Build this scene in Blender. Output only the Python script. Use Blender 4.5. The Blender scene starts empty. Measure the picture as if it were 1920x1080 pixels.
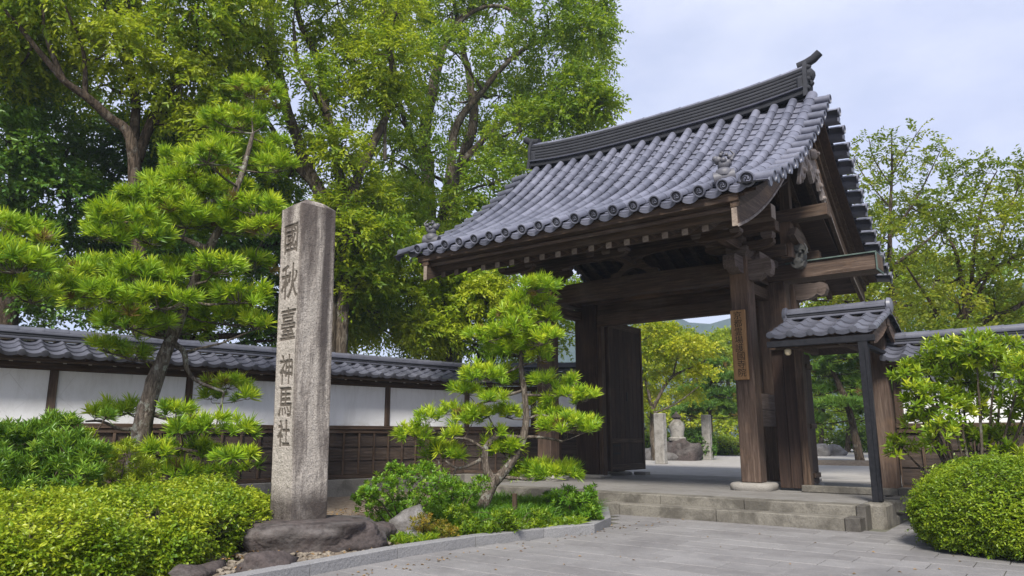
import bpy, bmesh, math, random
import numpy as np
from mathutils import Matrix, Vector, noise as mnoise
R = math.radians
SC = bpy.context.scene
COL = SC.collection
# ------------------------------------------------------------------ camera, sky, sun, exposure
CAM_H = 1.2; CAM_YAW = 37.3; CAM_PITCH = math.degrees(math.atan(275 / 1366.0)); FPX = 1366.0
cd = bpy.data.cameras.new('camera'); cam = bpy.data.objects.new('camera', cd); COL.objects.link(cam)
cd.sensor_width = 36; cd.lens = FPX / 1920 * 36; cd.clip_end = 6000; cd.clip_start = 0.05
cam.location = (0, 0, CAM_H); cam.rotation_euler = (R(90 + CAM_PITCH), 0, R(CAM_YAW))
SC.camera = cam
SUN_ELEV, SUN_AZ = 46, 152        # azimuth of the sun, degrees clockwise from +Y
w = bpy.data.worlds.new('World'); SC.world = w; w.use_nodes = True
nt = w.node_tree; nt.nodes.clear()
def N(nt, t, **k):
    n = nt.nodes.new(t)
    for a, b in k.items():
        if a.startswith('i_'): n.inputs[a[2:].replace('_', ' ')].default_value = b
        else: setattr(n, a, b)
    return n
sky = N(nt, 'ShaderNodeTexSky', sky_type='NISHITA', sun_disc=False)
sky.sun_elevation = R(SUN_ELEV); sky.sun_rotation = R(SUN_AZ)
tc = N(nt, 'ShaderNodeTexCoord'); mp = N(nt, 'ShaderNodeMapping'); mp.inputs['Scale'].default_value = (1, 1, 2.4); mp.inputs['Location'].default_value = (.35, .1, 0)
nz = N(nt, 'ShaderNodeTexNoise'); nz.inputs['Scale'].default_value = 2.1; nz.inputs['Detail'].default_value = 6; nz.inputs['Roughness'].default_value = .52
cr = N(nt, 'ShaderNodeMapRange'); cr.inputs['From Min'].default_value = .3; cr.inputs['From Max'].default_value = .58; cr.inputs['To Min'].default_value = .62; cr.inputs['To Max'].default_value = .97
mx = N(nt, 'ShaderNodeMix', data_type='RGBA')
bg = N(nt, 'ShaderNodeBackground'); out = N(nt, 'ShaderNodeOutputWorld')
L = nt.links.new
L(tc.outputs['Generated'], mp.inputs['Vector']); L(mp.outputs[0], nz.inputs['Vector']); L(nz.outputs['Fac'], cr.inputs['Value'])
L(cr.outputs[0], mx.inputs[0]); L(sky.outputs[0], mx.inputs[6]); n2 = N(nt, 'ShaderNodeTexNoise'); n2.inputs['Scale'].default_value = 3.4; n2.inputs['Detail'].default_value = 7; n2.inputs['Roughness'].default_value = .6; L(mp.outputs[0], n2.inputs['Vector']); c2_ = N(nt, 'ShaderNodeValToRGB'); c2_.color_ramp.elements[0].position = .36; c2_.color_ramp.elements[0].color = (4.35, 4.7, 6.4, 1); c2_.color_ramp.elements[1].position = .62; c2_.color_ramp.elements[1].color = (5.5, 5.75, 7.1, 1); L(n2.outputs['Fac'], c2_.inputs[0]); L(c2_.outputs[0], mx.inputs[7])
L(mx.outputs[2], bg.inputs['Color']); bg.inputs['Strength'].default_value = 0.086
L(bg.outputs[0], out.inputs[0])
sd = bpy.data.lights.new('sun', 'SUN'); sun = bpy.data.objects.new('sun', sd); COL.objects.link(sun)
sd.energy = 3.6; sd.angle = R(13); sd.color = (1.0, .95, .86)
sun.rotation_euler = (R(90 - SUN_ELEV), 0, R(180 - SUN_AZ)); sun.location = (0, 0, 30)
SC.view_settings.view_transform = 'Standard'; SC.view_settings.look = 'None'
SC.view_settings.exposure = 0.9; SC.view_settings.gamma = 1; SC.view_settings.use_curve_mapping = False
SC.render.engine = 'CYCLES'
SC.cycles.max_bounces = 6; SC.cycles.diffuse_bounces = 4; SC.cycles.glossy_bounces = 2; SC.cycles.transmission_bounces = 4; SC.cycles.use_denoising = True

# ------------------------------------------------------------------ helpers
def survey(x, y, d):
    """world point seen at photo pixel (x, y) at horizontal distance d from the station"""
    p, a = R(CAM_PITCH), R(CAM_YAW)
    f = Vector((-math.sin(a) * math.cos(p), math.cos(a) * math.cos(p), math.sin(p)))
    r = Vector((math.cos(a), math.sin(a), 0)); u = r.cross(f)
    v = r * (x - 960) + u * (540 - y) + f * FPX
    k = d / math.hypot(v.x, v.y)
    return Vector((v.x * k, v.y * k, CAM_H + v.z * k))

def tag(o, label=None, cat=None, group=None, kind=None):
    if label: o['label'] = label
    if cat: o['category'] = cat
    if group: o['group'] = group
    if kind: o['kind'] = kind
    return o
def empty(name, loc, rz=0, **k):
    o = bpy.data.objects.new(name, None); COL.objects.link(o); o.location = loc; o.rotation_euler = (0, 0, rz)
    o.empty_display_size = .2
    return tag(o, **k)
def link(name, me, parent=None, baked=True, mat=None):
    """baked: mesh is in world coordinates; the child is shifted back by its root's place"""
    o = bpy.data.objects.new(name, me); COL.objects.link(o)
    if parent is not None:
        o.parent = parent
        if baked and parent.parent is None and parent.type == 'EMPTY': o.location = -Vector(parent.location)
    if mat is not None: o.matrix_local = mat
    return o
def mesh(name, V, F, mats, mi=None, smooth=False):
    me = bpy.data.meshes.new(name); me.from_pydata([tuple(v) for v in V], [], F)
    for m in (mats if isinstance(mats, (list, tuple)) else [mats]): me.materials.append(m)
    if mi is not None: me.polygons.foreach_set('material_index', mi)
    if smooth: me.polygons.foreach_set('use_smooth', [True] * len(me.polygons))
    me.update(); return me

class MB:
    def __init__(s): s.V = []; s.F = []; s.M = []; s.m = 0
    def add(s, V, F, m=None):
        b = len(s.V); s.V += [Vector(v) for v in V]; s.F += [tuple(i + b for i in f) for f in F]
        s.M += [s.m if m is None else m] * len(F); return s
    def box(s, x0, x1, y0, y1, z0, z1, c=.006, m=None):
        """chamfered box"""
        c = min(c, (x1 - x0) * .3, (y1 - y0) * .3, (z1 - z0) * .3)
        V = []; idx = {}
        X = (x0, x1); Y = (y0, y1); Z = (z0, z1)
        for i in (0, 1):
            for j in (0, 1):
                for k in (0, 1):
                    for a in range(3):
                        p = [X[i], Y[j], Z[k]]; s_ = (1 - 2 * i, 1 - 2 * j, 1 - 2 * k)
                        for b in range(3):
                            if b != a: p[b] += c * s_[b]
                        idx[i, j, k, a] = len(V); V.append(p)
        F = []
        g = lambda i, j, k, a: idx[i, j, k, a]
        for i in (0, 1): F.append([g(i, 0, 0, 0), g(i, 1, 0, 0), g(i, 1, 1, 0), g(i, 0, 1, 0)][::1 if i else -1])
        for j in (0, 1): F.append([g(0, j, 0, 1), g(1, j, 0, 1), g(1, j, 1, 1), g(0, j, 1, 1)][::-1 if j else 1])
        for k in (0, 1): F.append([g(0, 0, k, 2), g(1, 0, k, 2), g(1, 1, k, 2), g(0, 1, k, 2)][::1 if k else -1])
        for j in (0, 1):
            for k in (0, 1): F.append([g(0, j, k, 1), g(1, j, k, 1), g(1, j, k, 2), g(0, j, k, 2)][::1 if j == k else -1])
        for i in (0, 1):
            for k in (0, 1): F.append([g(i, 0, k, 0), g(i, 1, k, 0), g(i, 1, k, 2), g(i, 0, k, 2)][::-1 if i == k else 1])
        for i in (0, 1):
            for j in (0, 1): F.append([g(i, j, 0, 0), g(i, j, 1, 0), g(i, j, 1, 1), g(i, j, 0, 1)][::1 if i == j else -1])
            for j in (0, 1):
                for k in (0, 1): F.append([g(i, j, k, 0), g(i, j, k, 1), g(i, j, k, 2)][::1 if (i + j + k) % 2 else -1])
        return s.add(V, F, m)
    def prism(s, prof, a, b, axis='u', m=None):
        """profile [(p,q)] extruded from a to b; axis u: points (t,p,q); v: (p,t,q); z: (p,q,t)"""
        n = len(prof)
        P = {'u': lambda t, p, q: (t, p, q), 'v': lambda t, p, q: (p, t, q), 'z': lambda t, p, q: (p, q, t)}[axis]
        V = [P(a, p, q) for p, q in prof] + [P(b, p, q) for p, q in prof]
        F = [[i, (i + 1) % n, n + (i + 1) % n, n + i] for i in range(n)] + [list(range(n))[::-1], [n + i for i in range(n)]]
        return s.add(V, F, m)
    def strip(s, top, bot, a, b, m=None):
        """board in the v,z plane between two curves with thickness a..b in u (quads only)"""
        n = len(top); V = []
        for t in (a, b): V += [(t, p, q) for p, q in top] + [(t, p, q) for p, q in bot]
        F = []
        for i in range(n - 1):
            F += [[i, i + 1, n + i + 1, n + i], [2 * n + i, 3 * n + i, 3 * n + i + 1, 2 * n + i + 1], [i, 2 * n + i, 2 * n + i + 1, i + 1], [n + i, n + i + 1, 3 * n + i + 1, 3 * n + i]]
        F += [[0, n, 3 * n, 2 * n], [n - 1, 3 * n - 1, 4 * n - 1, 2 * n - 1][::-1]]
        F[-1] = [n - 1, 3 * n - 1, 4 * n - 1, 2 * n - 1]
        return s.add(V, F, m)
    def tube(s, pts, rad, n=8, m=None, cap=True, jitter=0):
        pts = [Vector(p) for p in pts]
        if not hasattr(rad, '__len__'): rad = [rad] * len(pts)
        V = []; F = []; up = Vector((.13, .21, .97))
        for i, p in enumerate(pts):
            t = (pts[min(i + 1, len(pts) - 1)] - pts[max(i - 1, 0)]).normalized()
            a = t.cross(up)
            if a.length < .15: a = t.cross(Vector((1, .2, 0)))
            a.normalize(); b = t.cross(a); up = -b
            for k in range(n):
                h = 2 * math.pi * k / n; r = rad[i] * (1 + (jitter * mnoise.noise((p + a * math.cos(h) * 2 + b * math.sin(h) * 2) * 3) if jitter else 0))
                V.append(p + a * (r * math.cos(h)) + b * (r * math.sin(h)))
            if i:
                o = (i - 1) * n
                F += [[o + k, o + (k + 1) % n, o + n + (k + 1) % n, o + n + k] for k in range(n)]
        if cap: F += [list(range(n))[::-1], [len(V) - n + k for k in range(n)]]
        return s.add(V, F, m)
    def lathe(s, prof, n=16, axis='z', at=(0, 0, 0), m=None):
        V = []; F = []
        for r, h in prof:
            for k in range(n):
                a = 2 * math.pi * k / n; c, d = r * math.cos(a), r * math.sin(a)
                q = {'z': (c, d, h), 'x': (h, c, d), 'y': (d, h, c)}[axis]
                V.append(Vector(q) + Vector(at))
        for i in range(len(prof) - 1):
            F += [[i * n + k, i * n + (k + 1) % n, (i + 1) * n + (k + 1) % n, (i + 1) * n + k] for k in range(n)]
        F += [list(range(n))[::-1], [(len(prof) - 1) * n + k for k in range(n)]]
        return s.add(V, F, m)
    def me(s, name, mats, smooth=False):
        me = mesh(name, s.V, s.F, mats, s.M)
        bm = bmesh.new(); bm.from_mesh(me); bmesh.ops.recalc_face_normals(bm, faces=bm.faces); bm.to_mesh(me); bm.free()
        if smooth:
            me.polygons.foreach_set('use_smooth', [True] * len(me.polygons))
            try: me.set_sharp_from_angle(angle=R(smooth if smooth > 1 else 50))
            except Exception: pass
        return me
    def build(s, name, mats, parent=None, smooth=False, mat=None, baked=True, label=None):
        o = link(name, s.me(name, mats, smooth), parent, baked, mat)
        if label: o['label'] = label
        return o
def B(name, m, parent, x0, x1, y0, y1, z0, z1, c=.006, **k):
    return MB().box(min(x0, x1), max(x0, x1), min(y0, y1), max(y0, y1), min(z0, z1), max(z0, z1), c).build(name, m, parent, **k)

def ico(sub):
    bm = bmesh.new(); bmesh.ops.create_icosphere(bm, subdivisions=sub, radius=1)
    V = np.array([v.co[:] for v in bm.verts]); F = [[v.index for v in f.verts] for f in bm.faces]; bm.free(); return V, F
ICO = {k: ico(k) for k in (1, 2, 3, 4)}
def rock(name, loc, size, mat, seed=0, sub=3, amp=.35, parent=None, flat=.0, rz=0, smooth=True, sq=1.0):
    V, F = ICO[sub]; out = []
    c, s_ = math.cos(rz), math.sin(rz)
    for v in V:
        v = Vector(v)
        if sq != 1: v = Vector([math.copysign(abs(q) ** sq, q) for q in v])
        d = 1 + amp * mnoise.noise(v * 1.1 + Vector((seed * 3.7, seed, 0))) + amp * .45 * mnoise.noise(v * 2.9 + Vector((seed, 9, 2))) + amp * .22 * mnoise.noise(v * 7 + Vector((seed, 1, 2))) - amp * .5 * max(0, .12 - abs(mnoise.noise(v * 1.9 + Vector((seed, 5, 2)))))
        p = Vector((v.x * size[0] * d, v.y * size[1] * d, v.z * size[2] * d))
        if flat and p.z > flat * size[2]: p.z = flat * size[2] + (p.z - flat * size[2]) * .15
        out.append((p.x * c - p.y * s_, p.x * s_ + p.y * c, p.z))
    me = mesh(name, out, F, mat, smooth=smooth)
    o = bpy.data.objects.new(name, me); COL.objects.link(o)
    o.location = loc
    if parent is not None: o.parent = parent; o.location = Vector(loc) - Vector(parent.location)
    return o

# ------------------------------------------------------------------ materials
def newmat(name):
    m = bpy.data.materials.new(name); m.use_nodes = True; nt = m.node_tree; nt.nodes.clear()
    b = N(nt, 'ShaderNodeBsdfPrincipled'); o = N(nt, 'ShaderNodeOutputMaterial'); nt.links.new(b.outputs[0], o.inputs[0])
    return m, nt, b, o
def noise_(nt, vec, scale, detail=5, rough=.55, dist=0, sc=None, loc=None):
    if sc is not None:
        mp = N(nt, 'ShaderNodeMapping'); mp.inputs['Scale'].default_value = sc
        if loc is not None: mp.inputs['Location'].default_value = loc
        nt.links.new(vec, mp.inputs[0]); vec = mp.outputs[0]
    n = N(nt, 'ShaderNodeTexNoise'); n.inputs['Scale'].default_value = scale; n.inputs['Detail'].default_value = detail; n.inputs['Roughness'].default_value = rough; n.inputs['Distortion'].default_value = dist
    nt.links.new(vec, n.inputs['Vector']); return n.outputs['Fac']
def ramp(nt, fac, stops, interp='LINEAR'):
    r = N(nt, 'ShaderNodeValToRGB'); r.color_ramp.interpolation = interp; e = r.color_ramp.elements
    while len(e) > 1: e.remove(e[0])
    e[0].position = stops[0][0]; e[0].color = (*stops[0][1], 1) if hasattr(stops[0][1], '__len__') else (stops[0][1],) * 3 + (1,)
    for p, c in stops[1:]:
        x = e.new(p); x.color = (*c, 1) if hasattr(c, '__len__') else (c, c, c, 1)
    nt.links.new(fac, r.inputs[0]); return r.outputs[0]
def mixc(nt, f, a, b, mode='MIX'):
    n = N(nt, 'ShaderNodeMix', data_type='RGBA', blend_type=mode)
    for k, v in ((0, f), (6, a), (7, b)):
        if isinstance(v, (int, float)): n.inputs[k].default_value = v
        elif isinstance(v, tuple): n.inputs[k].default_value = (*v, 1)
        else: nt.links.new(v, n.inputs[k])
    return n.outputs[2]
def bump(nt, b, h, strength=.4, dist=.01):
    n = N(nt, 'ShaderNodeBump'); n.inputs['Strength'].default_value = strength; n.inputs['Distance'].default_value = dist
    nt.links.new(h, n.inputs['Height']); nt.links.new(n.outputs[0], b.inputs['Normal'])
def math_(nt, op, a, b=None, c=None):
    n = N(nt, 'ShaderNodeMath', operation=op)
    for i, v in enumerate((a, b, c)):
        if v is None: continue
        if isinstance(v, (int, float)): n.inputs[i].default_value = v
        else: nt.links.new(v, n.inputs[i])
    return n.outputs[0]
def objc(nt): return N(nt, 'ShaderNodeTexCoord').outputs['Object']
def rnd(nt): return N(nt, 'ShaderNodeObjectInfo').outputs['Random']

def wood(name, axis, dark, mid, light, rough=.75, wear=.35, wearc=(.2, .165, .14), bstr=.5):
    m, nt, b, o = newmat(name); v = objc(nt)
    s = {'u': (.5, 9, 9), 'v': (9, .5, 9), 'z': (9, 9, .5)}[axis]
    g = noise_(nt, v, 3.2, 8, .62, .4, s); f = noise_(nt, v, 14, 3, .6, 0, s); big = noise_(nt, v, 1.1, 4, .6, .3)
    col = ramp(nt, g, [(.3, dark), (.52, mid), (.72, light)])
    w_ = ramp(nt, big, [(.52, 0.0), (.72, wear)])
    col = mixc(nt, w_, col, wearc)
    col = mixc(nt, math_(nt, 'MULTIPLY', rnd(nt), .35), col, tuple(c * .55 for c in dark))
    fine = ramp(nt, f, [(.35, .62), (.6, 1.0)])
    col = mixc(nt, .8, col, fine, 'MULTIPLY')
    nt.links.new(col, b.inputs['Base Color']); b.inputs['Roughness'].default_value = rough; b.inputs['Specular IOR Level'].default_value = .3
    h = math_(nt, 'ADD', g, math_(nt, 'MULTIPLY', f, .6)); bump(nt, b, h, bstr, .012)
    return m
DK = ((0.036, 0.023, 0.014), (0.088, 0.055, 0.037), (0.166, 0.113, 0.074))
W = {a: wood('dark_timber_' + a, a, *DK) for a in 'uvz'}
W2 = {a: wood('pillar_timber_' + a, a, (0.051, 0.033, 0.024), (0.115, 0.077, 0.058), (0.194, 0.143, 0.110), wear=.7, wearc=(0.249, 0.154, 0.092)) for a in 'uvz'}
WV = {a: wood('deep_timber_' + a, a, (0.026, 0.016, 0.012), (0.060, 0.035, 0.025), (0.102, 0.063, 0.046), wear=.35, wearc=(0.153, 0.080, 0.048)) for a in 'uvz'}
WG = {a: wood('grey_timber_' + a, a, (.08, .055, .045), (.15, .115, .1), (.25, .205, .18), wear=.3, wearc=(.3, .26, .23)) for a in 'uvz'}
WP = {a: wood('plank_timber_' + a, a, (0.023, 0.017, 0.014), (0.059, 0.042, 0.033), (0.118, 0.088, 0.067), wear=.6, wearc=(0.158, 0.106, 0.071)) for a in 'uvz'}
def endgrain():
    m, nt, b, o = newmat('end_grain'); v = objc(nt)
    g = noise_(nt, v, 30, 5, .6); r = noise_(nt, v, 5, 3)
    c = mixc(nt, r, (.2, .15, .115), (.37, .31, .26)); c = mixc(nt, .7, c, ramp(nt, g, [(.35, .5), (.6, 1.0)]), 'MULTIPLY')
    c = mixc(nt, math_(nt, 'MULTIPLY', rnd(nt), .55), c, (.1, .07, .05))
    nt.links.new(c, b.inputs['Base Color']); b.inputs['Roughness'].default_value = .85; bump(nt, b, g, .4, .008); return m
EG = endgrain()
def tilemat(name, c1, c2, rough=.42):
    m, nt, b, o = newmat(name); v = objc(nt); r = rnd(nt)
    n = noise_(nt, v, 6, 4, .6); f = noise_(nt, v, 60, 3, .6); w1 = tuple(x * 1.25 for x in c2); w2_ = tuple(x * 1.4 + .01 for x in c2)
    c = mixc(nt, r, c1, c2); c = mixc(nt, ramp(nt, n, [(.4, 0.0), (.8, .4)]), c, w1); c = mixc(nt, .5, c, ramp(nt, f, [(.3, .72), (.65, 1.0)]), 'MULTIPLY')
    geo = N(nt, 'ShaderNodeNewGeometry'); big = noise_(nt, geo.outputs['Position'], 1.3, 5, .65)
    c = mixc(nt, ramp(nt, big, [(.5, 0.0), (.75, .45)]), c, w2_); c = mixc(nt, ramp(nt, noise_(nt, geo.outputs['Position'], 2.7, 6, .7), [(.56, 0.0), (.68, .5)]), c, tuple(x * .62 for x in c1))
    nt.links.new(c, b.inputs['Base Color'])
    nt.links.new(math_(nt, 'ADD', math_(nt, 'MULTIPLY', n, .25), rough - .1), b.inputs['Roughness']); b.inputs['Specular IOR Level'].default_value = .5 if rough < .55 else .15
    bump(nt, b, f, .12, .004); return m
TILE = tilemat('silver_grey_tile', (0.074, 0.079, 0.109), (0.155, 0.161, 0.210))
TILED = tilemat('dark_ridge_tile', (.026, .027, .033), (.045, .047, .055), .8)
TILEW = tilemat('wall_tile', (0.056, 0.059, 0.078), (0.111, 0.115, 0.144), .38)
def stone(name, base, var, spk=.5, stain=None, scale=90, rough=.85, vor=False, bs=.4, moss=None):
    m, nt, b, o = newmat(name); v = objc(nt)
    n = noise_(nt, v, 3, 6, .6); f = noise_(nt, v, scale, 3, .7); k = noise_(nt, v, scale * .35, 2, .6)
    c = mixc(nt, n, base, var); c = mixc(nt, spk, c, ramp(nt, f, [(.34, .35), (.5, .95), (.68, 1.25)]), 'MULTIPLY')
    if stain:
        s = noise_(nt, v, 2.2, 6, .68, .5); c = mixc(nt, ramp(nt, s, [(.46, 0.0), (.62, .85)]), c, stain)
    if moss:
        s = noise_(nt, v, 1.6, 6, .7, .5, None); c = mixc(nt, ramp(nt, s, [(.5, 0.0), (.66, .7)]), c, moss)
    c = mixc(nt, math_(nt, 'MULTIPLY', rnd(nt), .25), c, tuple(x * .6 for x in base))
    nt.links.new(c, b.inputs['Base Color']); b.inputs['Roughness'].default_value = rough; b.inputs['Specular IOR Level'].default_value = .25
    bump(nt, b, math_(nt, 'ADD', math_(nt, 'MULTIPLY', f, .5), math_(nt, 'ADD', n, k)), bs, .02); return m
GRAN = stone('kerb_granite', (.2, .2, .21), (.28, .275, .275), .55)
STEP = stone('step_granite', (0.172, 0.160, 0.136), (0.230, 0.214, 0.185), .6, (0.070, 0.063, 0.053), 70)
DSTEP = stone('dark_step_stone', (.09, .083, .075), (.14, .13, .115), .5, (.05, .045, .04), 60)
PLAT = stone('platform_stone', (.18, .172, .162), (.25, .24, .23), .3, (.17, .16, .15), 60, bs=.15)
PEDE = stone('pedestal_stone', (.33, .31, .28), (.27, .255, .24), .55, None, 80)
DROCK = stone('dark_rock', (0.050, 0.039, 0.038), (0.112, 0.092, 0.087), .7, (0.026, 0.022, 0.021), 22, bs=1.0, moss=(0.158, 0.146, 0.140))
GROCK = stone('garden_rock', (0.144, 0.137, 0.137), (0.216, 0.205, 0.202), .5, (0.072, 0.065, 0.061), 40, bs=.9)
BASEST = stone('wall_base_stone', (.17, .16, .145), (.24, .225, .2), .5, (.1, .095, .085), 50)
def paving():
    m, nt, b, o = newmat('paving_stone'); v = objc(nt); geo = N(nt, 'ShaderNodeNewGeometry').outputs['Position']
    f = noise_(nt, geo, 75, 3, .75); n = noise_(nt, geo, 1.1, 6, .65, .4); k = noise_(nt, geo, 9, 5, .65)
    c = mixc(nt, rnd(nt), (.185, .178, .178), (.225, .218, .218)); c = mixc(nt, .6, c, ramp(nt, f, [(.34, .55), (.5, .98), (.68, 1.3)]), 'MULTIPLY')
    c = mixc(nt, ramp(nt, n, [(.42, .0), (.66, .6)]), c, (.105, .1, .102)); c = mixc(nt, ramp(nt, k, [(.5, 0.0), (.72, .35)]), c, (.27, .25, .24))
    nt.links.new(c, b.inputs['Base Color']); b.inputs['Roughness'].default_value = .78; b.inputs['Specular IOR Level'].default_value = .3
    bump(nt, b, math_(nt, 'ADD', f, k), .3, .008); return m
PAVE = paving()
def simple(name, c, rough=.8, c2=None, scale=8, bs=.3, metal=0, spec=.3):
    m, nt, b, o = newmat(name)
    if c2:
        v = objc(nt); n = noise_(nt, v, scale, 6, .65); nt.links.new(mixc(nt, ramp(nt, n, [(.35, 0.0), (.65, 1.0)]), c, c2), b.inputs['Base Color']); bump(nt, b, n, bs, .01)
    else: b.inputs['Base Color'].default_value = (*c, 1)
    b.inputs['Roughness'].default_value = rough; b.inputs['Metallic'].default_value = metal; b.inputs['Specular IOR Level'].default_value = spec; return m
def plaster():
    m, nt, b, o = newmat('white_plaster'); v = objc(nt)
    n = noise_(nt, v, 1.3, 6, .65); s = noise_(nt, v, 1.6, 5, .7, .6, (1.6, 1.6, .6))
    sep = N(nt, 'ShaderNodeSeparateXYZ'); nt.links.new(v, sep.inputs[0])
    low = N(nt, 'ShaderNodeMapRange'); low.inputs['From Min'].default_value = 1.36; low.inputs['From Max'].default_value = 1.5; low.inputs['To Min'].default_value = 1; low.inputs['To Max'].default_value = 0
    nt.links.new(sep.outputs[2], low.inputs[0])
    c = mixc(nt, n, (.72, .73, .75), (.80, .805, .82)); c = mixc(nt, ramp(nt, s, [(.48, 0.0), (.75, .4)]), c, (.46, .45, .44))
    up_ = N(nt, 'ShaderNodeMapRange'); up_.inputs['From Min'].default_value = 1.75; up_.inputs['From Max'].default_value = 2.16; nt.links.new(sep.outputs[2], up_.inputs[0]); run = math_(nt, 'MULTIPLY', up_.outputs[0], ramp(nt, noise_(nt, v, 3.5, 5, .75, .3, (3, 3, .35)), [(.5, 0.0), (.68, .38)])); c = mixc(nt, run, c, (.42, .41, .39))
    vo = N(nt, 'ShaderNodeTexVoronoi', feature='DISTANCE_TO_EDGE'); vo.inputs['Scale'].default_value = 1.1; nt.links.new(v, vo.inputs['Vector']); cr_ = math_(nt, 'MULTIPLY', ramp(nt, vo.outputs['Distance'], [(0.0, .5), (.006, 0.0)]), ramp(nt, n, [(.5, 0.0), (.6, 1.0)])); c = mixc(nt, cr_, c, (.4, .39, .38))
    chip = math_(nt, 'MULTIPLY', low.outputs[0], ramp(nt, noise_(nt, v, 7, 5, .7), [(.45, 0.0), (.6, .6)])); c = mixc(nt, chip, c, (.55, .53, .5))
    nt.links.new(c, b.inputs['Base Color']); b.inputs['Roughness'].default_value = .9; bump(nt, b, n, .1, .01); return m
PLAS = plaster()
SOIL = simple('garden_soil', (.1, .075, .055), .95, (.2, .16, .12), 14, .8)
GRAV = simple('courtyard_gravel', (0.259, 0.245, 0.230), .95, (0.317, 0.302, 0.288), 3, .3)
GROUND = simple('earth', (.16, .14, .11), .95, (.22, .2, .16), 2, .5)
PEB = simple('pebble', (.11, .09, .07), .9, (.25, .215, .17), 30)
BLACK = simple('black_steel', (.010, .011, .014), .6, (.02, .02, .024), 20, .15, .0, .15)
IRON = simple('black_iron', (.012, .011, .011), .55)
COPPER = simple('patina_copper', (.075, .105, .095), .6, (.13, .18, .16), 12, .2, .3)
MASK = simple('weathered_metal', (.06, .062, .06), .6, (.15, .148, .14), 16, .6, .3)
CARVE = simple('bleached_carving', (0.140, 0.112, 0.098), .85, (0.294, 0.259, 0.245), 9, .6)
PLQ = wood('plaque_wood', 'z', (0.314, 0.167, 0.069), (0.449, 0.259, 0.117), (0.598, 0.367, 0.176), wear=.3, wearc=(0.628, 0.416, 0.235))
INK = simple('faded_ink', (.03, .022, .016), .8)
TWIG = simple('twig', (.07, .05, .035), .9, (.13, .1, .075), 12)
HILLM = simple('forested_hill', (.012, .03, .022), .95, (.035, .06, .04), .09, 0)
def bark(name, a, b_, lich=0.0, scale=1.0):
    m, nt, b, o = newmat(name); v = objc(nt)
    g = noise_(nt, v, 7 * scale, 8, .65, 1.2, (2.2, 2.2, .5)); s = noise_(nt, v, 5 * scale, 4, .7)
    c = ramp(nt, g, [(.36, tuple(x * .35 for x in a)), (.5, a), (.66, b_)])
    if lich: c = mixc(nt, ramp(nt, s, [(.56, 0.0), (.64, lich)]), c, (.33, .34, .3))
    nt.links.new(c, b.inputs['Base Color']); b.inputs['Roughness'].default_value = .95; b.inputs['Specular IOR Level'].default_value = .15
    bump(nt, b, g, 1.0, .05); return m
BARK = bark('grey_brown_bark', (0.086, 0.068, 0.050), (0.164, 0.140, 0.110), .3)
PBARK = bark('pine_bark', (.13, .105, .085), (.25, .215, .18), .8, 1.6)
DBARK = bark('dark_bark', (.06, .045, .032), (.12, .09, .065), .2)
def leafmat(name, dark, mid, light, trans=.5, rough=.42, spec=.4):
    m, nt, b, o = newmat(name)
    a = N(nt, 'ShaderNodeAttribute', attribute_name='tint')
    c = ramp(nt, a.outputs['Fac'], [(0, (.16, .1, .03)), (.015, (.16, .1, .03)), (.04, dark), (.5, mid), (1, light)])
    nt.links.new(c, b.inputs['Base Color']); b.inputs['Roughness'].default_value = rough; b.inputs['Specular IOR Level'].default_value = spec
    t = N(nt, 'ShaderNodeBsdfTranslucent'); hs = mixc(nt, .35, c, (.42, .5, .02), 'MIX'); nt.links.new(hs, t.inputs[0])
    x = N(nt, 'ShaderNodeMixShader'); x.inputs[0].default_value = trans
    nt.links.new(b.outputs[0], x.inputs[1]); nt.links.new(t.outputs[0], x.inputs[2]); nt.links.new(x.outputs[0], o.inputs[0]); return m
LF = dict(
    broad=leafmat('zelkova_leaf', (0.067, 0.152, 0.012), (0.163, 0.281, 0.014), (0.364, 0.424, 0.020)),
    bright=leafmat('bright_leaf', (0.100, 0.220, 0.012), (0.234, 0.377, 0.016), (0.466, 0.534, 0.030)),
    dark=leafmat('evergreen_leaf', (0.018, 0.066, 0.010), (0.042, 0.124, 0.015), (0.105, 0.215, 0.020), .25),
    cherry=leafmat('cherry_leaf', (0.065, 0.124, 0.015), (0.170, 0.235, 0.018), (0.366, 0.361, 0.025)),
    maple=leafmat('maple_leaf', (0.116, 0.197, 0.012), (0.275, 0.365, 0.018), (0.522, 0.517, 0.030)),
    needle=leafmat('pine_needle', (0.077, 0.184, 0.012), (0.251, 0.417, 0.014), (0.521, 0.600, 0.025), .35, .5),
    needled=leafmat('dark_pine_needle', (0.036, 0.096, 0.020), (0.084, 0.192, 0.030), (0.168, 0.276, 0.035), .3, .5),  # deeper needle green used for the garden pines
    azalea=leafmat('azalea_leaf', (0.059, 0.139, 0.010), (0.188, 0.302, 0.014), (0.423, 0.477, 0.030), .4, .35),
    round=leafmat('round_azalea_leaf', (0.065, 0.150, 0.012), (0.179, 0.287, 0.016), (0.341, 0.423, 0.025), .4, .35),
    podo=leafmat('podocarpus_leaf', (0.072, 0.174, 0.020), (0.168, 0.331, 0.035), (0.360, 0.487, 0.050), .35, .35),
    daph=leafmat('glossy_leaf', (0.097, 0.198, 0.012), (0.248, 0.370, 0.018), (0.580, 0.594, 0.040), .4, .28, .5),
    shrub=leafmat('shrub_leaf', (0.057, 0.171, 0.012), (0.159, 0.315, 0.020), (0.345, 0.473, 0.040), .4, .4),
    grass=leafmat('grass_blade', (0.036, 0.120, 0.010), (0.108, 0.252, 0.015), (0.240, 0.384, 0.030), .4, .45),
    orange=leafmat('nandina_leaf', (.12, .14, .02), (.25, .2, .02), (.42, .2, .03), .35, .45),
    litter=leafmat('fallen_leaf', (.1, .05, .02), (.22, .13, .05), (.35, .2, .06), .1, .8))

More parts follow.
